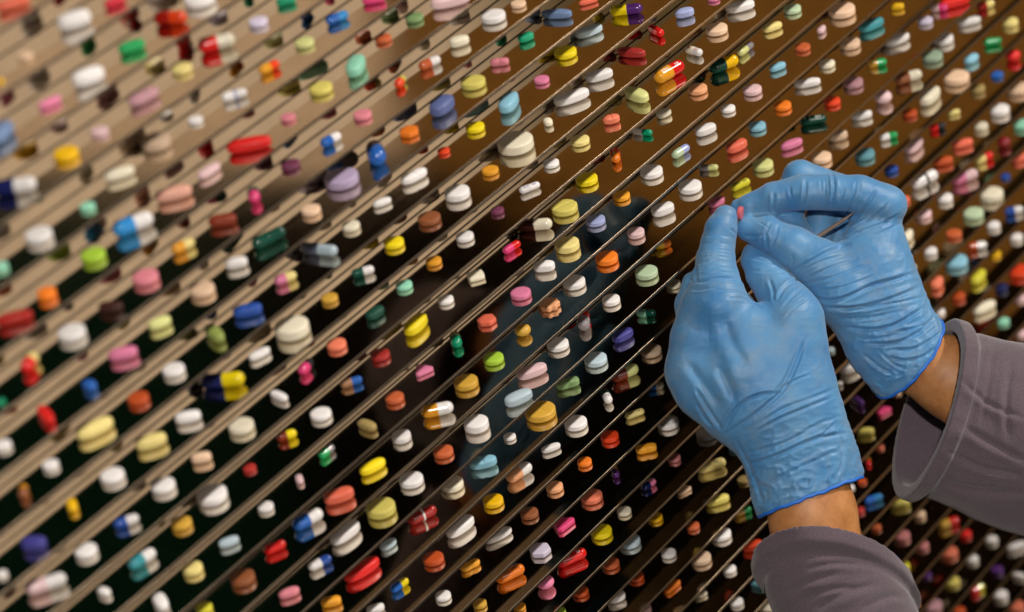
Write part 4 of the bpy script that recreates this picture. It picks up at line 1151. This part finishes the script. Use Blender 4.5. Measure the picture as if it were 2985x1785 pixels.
# ---- sleeves: hollow, with a turned-up hem
def sleeve(chain_pts, flat, cut, lo, hi, wall, hem, folds, seed):
    def f(P):
        o_ = chain(P, chain_pts, 30, flat)
        p = plane(P, *cut)
        band = np.clip((p + hem) / 12, 0, 1) * 20
        band = band - 6 * np.exp(-((p + hem + 10) / 10) ** 2)
        outer = o_ - band
        inner = o_ + wall
        end = chain_pts[-1]
        return np.maximum(np.maximum(outer, -inner), p)
    V, Fq = sculpt(f, lo, hi, 5.0)
    V = relax(V, Fq, 2, .5)
    Nn = normals(V, Fq)
    # folds move both faces of the cloth together
    c = np.array([p[:3] for p in chain_pts]).mean(0)
    rad = V - c; ax = np.array(chain_pts[-1][:3]) - np.array(chain_pts[0][:3]); ax = ax / np.linalg.norm(ax)
    rad = rad - (rad @ ax)[:, None] * ax; rad /= np.linalg.norm(rad, axis=1, keepdims=True)
    n1 = vnoise(V, 150, seed) - .5; n2 = vnoise(V * np.array([1, 1.6, 1]), 70, seed + 1) - .5
    d = folds * (n1 * 26 + n2 * 10)
    extra = np.zeros(len(V))
    for (w_, dd, pts) in FOLDS.get(seed, []):
        r, s, t = polyline_d(V[:, :2], pts)
        taper = np.clip(np.minimum(t, 1 - t) * 4 + .1, 0, 1)
        extra += np.clip(-rad[:, 2] * 3, 0, 1) * taper * dd * (-np.exp(-(r / w_) ** 2) + .5 * np.exp(-((r * s - 2 * w_) / (1.5 * w_)) ** 2))
    V = V + rad * (d + extra)[:, None]
    return V, Fq
FOLDS = {
 21: [(10, 9, [(2380, 1785), (2440, 1735), (2560, 1700)]), (9, 8, [(2270, 1740), (2340, 1700), (2450, 1670)]), (10, 9, [(2500, 1785), (2580, 1740), (2640, 1735)]), (8, 8, [(2290, 1800), (2330, 1750), (2420, 1715), (2500, 1712)]), (7, 7, [(2350, 1660), (2430, 1640), (2520, 1650)])],
 22: [(11, 8, [(2800, 1240), (2900, 1300), (3000, 1350)]), (10, 7, [(2900, 1000), (2880, 1120), (2860, 1230)]), (12, 8, [(2720, 1400), (2850, 1440), (3000, 1440)]), (9, 8, [(2950, 1050), (2930, 1180), (2940, 1280)]), (8, 8, [(2800, 1100), (2880, 1180), (2985, 1220)]), (8, 7, [(2760, 1320), (2860, 1370), (2985, 1390)])],
}
V, Fq = sleeve([(2385, 1500, -105, 196), (2405, 1620, -105, 190), (2432, 1710, -104, 186), (2466, 1790, -100, 196), (2520, 1960, -95, 212)], .8, ((.06, -1, .72), (2402, 1655, -105)),
               (2150, 1440, -330), (2800, 2060, 120), 22, 50, .8, 21)
o = build('sleeve', V, Fq, M_cloth, None); adopt(o); o['label'] = 'grey sleeve with turned-up hem at the bottom edge'
V, Fq = sleeve([(2600, 1160, -70, 250), (2700, 1190, -70, 252), (2985, 1278, -80, 268), (3260, 1370, -90, 285)], .72, ((-.95, -.3, -.36), (2705, 1190, -70)),
               (2520, 860, -330), (3400, 1700, 200), 22, 50, .9, 22)
o = build('sleeve', V, Fq, M_cloth, None); adopt(o); o['label'] = 'loose grey sleeve hanging open at the right edge'
person['label'] = 'person in blue gloves and grey sleeves, both hands holding a tiny tablet'

# ---- the tablet held between the fingertips
V, Fc = tablet_mesh('r', .30, .30, .115, 0, 77)
M_held = tablet_mat('tablet_held', srgb('#c9606a'), .4, .1, coat=.3)
o = mesh_obj('round_tablet', V * S, Fc, M_held)
right = Vector(CR[0]); down = Vector(CR[1]); fwd = Vector(CR[2])
nrm = (right * .93 + down * .12 - fwd * .33).normalized(); tx = down.cross(nrm).normalized(); ty = nrm.cross(tx)
mm = Matrix([tx, ty, nrm]).transposed().to_4x4()
mm.translation = Vector(to_world([[2151, 621, -14]])[0]); o.matrix_world = mm
tag(o, 'small rose tablet held upright between the gloved fingertips', 'tablet')

# ---- the stick in the palm
def stick(P): return chain(P, [(2330, 724, 10, 6.5), (2400, 680, -6, 6.5), (2460, 641, -22, 5.5), (2490, 619, -30, 1.2)], 2)
V, Fq = sculpt(stick, (2310, 600, -50), (2505, 745, 30), 2.0)
m, nt_, b_ = nodes('stick_wood'); b_.inputs['Base Color'].default_value = srgb('#7c6a60'); b_.inputs['Roughness'].default_value = .6
_tc = nt_.nodes.new('ShaderNodeTexCoord'); _n = nt_.nodes.new('ShaderNodeTexNoise'); _n.inputs['Scale'].default_value = 900
_cr = nt_.nodes.new('ShaderNodeValToRGB'); _cr.color_ramp.elements[0].color = srgb('#66564e'); _cr.color_ramp.elements[1].color = srgb('#8e7a6c')
nt_.links.new(_tc.outputs['Object'], _n.inputs['Vector']); nt_.links.new(_n.outputs['Fac'], _cr.inputs[0]); nt_.links.new(_cr.outputs[0], b_.inputs['Base Color'])
o = mesh_obj('pointed_stick', to_world(V), Fq, m)
tag(o, 'thin pointed grey-brown stick tucked in the right gloved palm', 'stick')

# ---------------------------------------------------------------- light
w = bpy.data.worlds.new('World'); scene.world = w; w.use_nodes = True
nt = w.node_tree; N = nt.nodes; L = nt.links
bg = N['Background']
tc = N.new('ShaderNodeTexCoord'); sx = N.new('ShaderNodeSeparateXYZ'); L.new(tc.outputs['Generated'], sx.inputs[0])
def mth(op, a, b=None):
    n = N.new('ShaderNodeMath'); n.operation = op
    for i, v in enumerate((a, b)):
        if v is None: continue
        if isinstance(v, (int, float)): n.inputs[i].default_value = v
        else: L.new(v, n.inputs[i])
    return n.outputs[0]
def sstep(v, a, b):
    n = N.new('ShaderNodeMapRange'); n.interpolation_type = 'SMOOTHSTEP'
    n.inputs['From Min'].default_value = a; n.inputs['From Max'].default_value = b
    L.new(v, n.inputs['Value']); return n.outputs[0]
def mixc(f, a, b):
    n = N.new('ShaderNodeMix'); n.data_type = 'RGBA'
    if isinstance(f, (int, float)): n.inputs[0].default_value = f
    else: L.new(f, n.inputs[0])
    for i, v in ((6, a), (7, b)):
        if isinstance(v, tuple): n.inputs[i].default_value = v + (1,)
        else: L.new(v, n.inputs[i])
    return n.outputs[2]
ny = mth('MULTIPLY', sx.outputs[1], -1.0)
az = mth('MULTIPLY', mth('ARCTAN2', sx.outputs[0], ny), 57.2958)       # 0 = straight out of the cabinet, 90 = along it
el = mth('MULTIPLY', mth('ARCSINE', sx.outputs[2]), 57.2958)
nz = N.new('ShaderNodeTexNoise'); nz.inputs['Scale'].default_value = 22; nz.inputs['Detail'].default_value = 3; L.new(tc.outputs['Generated'], nz.inputs['Vector'])
jit = mth('MULTIPLY', mth('SUBTRACT', nz.outputs['Fac'], .5), 2.2)
azj = mth('ADD', az, jit)
# the pale wall and ceiling facing the cabinet, giving way to a darker wooden wall further along
upper = mixc(sstep(azj, 48.0, 51.0), (.70, .55, .405), (.135, .095, .048))
upper = mixc(mth('MULTIPLY', sstep(azj, 48.5, 51.5), sstep(el, 28.0, 31.0)), upper, (.085, .055, .024))
upper = mixc(mth('MULTIPLY', sstep(azj, 51.0, 54.0), sstep(el, 29.0, 32.0)), upper, (.035, .022, .010))
# floor: dark, with a brown wooden part further along the wall; the pale wall reaches a little below eye level
floor = mixc(sstep(azj, 40.5, 45.0), (.006, .040, .022), (.008, .006, .005))
wall = mth('MULTIPLY', sstep(mth('ADD', el, mth('ADD', 25.9, mth('MULTIPLY', mth('SUBTRACT', azj, 40.0), .2))), -.25, .25), mth('SUBTRACT', 1.0, sstep(azj, 46.6, 47.4)))
lim = mth('ADD', 27.0, mth('MULTIPLY', mth('MINIMUM', mth('MAXIMUM', mth('SUBTRACT', azj, 47.0), 0.0), 14.0), .42))
brown = mth('MULTIPLY', sstep(mth('ADD', lim, el), -0.4, .4), sstep(azj, 46.6, 47.4))
floor = mixc(brown, floor, (.66, .33, .078))
floor = mixc(wall, floor, (2.25, 1.78, 1.33))
colr = mixc(sstep(el, -1, 1), floor, upper)
# away from what the mirrors show: dark room, overhead glow added as fill
room = mixc(sstep(el, 38, 60), (.03, .025, .022), (.38, .35, .32))
inview = mth('MULTIPLY', mth('MULTIPLY', sstep(az, 30, 36), mth('SUBTRACT', 1.0, sstep(az, 66, 80))), mth('SUBTRACT', 1.0, sstep(mth('ABSOLUTE', el), 39, 44)))
inview = mth('MULTIPLY', inview, sstep(mth('ABSOLUTE', el), 16, 21))
final = mixc(inview, room, colr)
L.new(final, bg.inputs['Color']); bg.inputs['Strength'].default_value = 1.12

def area(name, p, target, size, power, c):
    l = bpy.data.lights.new(name, 'AREA'); l.shape = 'DISK'; l.size = size; l.energy = power; l.color = c
    o = bpy.data.objects.new(name, l); col.objects.link(o)
    o.location = p
    d = Vector(target) - Vector(p); o.rotation_euler = d.to_track_quat('-Z', 'Y').to_euler()
    return o
ctr = Vector(W(np.array([44., 0., -13.])))
area('ceiling_spot', ctr + Vector((1.7, -1.75, 2.2)), ctr, .15, 94, (1.0, .93, .84))
area('ceiling_spot', ctr + Vector((-1.9, -1.7, 2.15)), ctr, .15, 66, (1.0, .94, .87))

# ---------------------------------------------------------------- camera
area('fill_light', ctr + Vector((-.5, -2.3, .75)), ctr, 1.1, 6, (1.0, .92, .84))  # added soft fill lamp, lifts the pills in the hands' shadow
cam = bpy.data.cameras.new('Camera'); co = bpy.data.objects.new('Camera', cam); col.objects.link(co)
R3 = Matrix([list(CR[0]), list(-CR[1]), list(-CR[2])]).transposed()
m4 = R3.to_4x4(); m4.translation = Vector(W(CC)); co.matrix_world = m4
cam.sensor_width = 36; cam.lens = 36 * F / 2985
cam.clip_start = .05; cam.clip_end = 50
cam.dof.use_dof = True; cam.dof.focus_distance = 64.5 * S; cam.dof.aperture_fstop = 6
cam.dof.aperture_blades = 0
scene.camera = co
vs = scene.view_settings; vs.view_transform = 'Standard'; vs.look = 'None'; vs.gamma = 1; vs.use_curve_mapping = False; vs.exposure = 0
scene.render.engine = 'CYCLES'
cy = scene.cycles
cy.max_bounces = 14; cy.glossy_bounces = 12; cy.diffuse_bounces = 3; cy.sample_clamp_indirect = .9
cy.caustics_reflective = True; cy.blur_glossy = .3
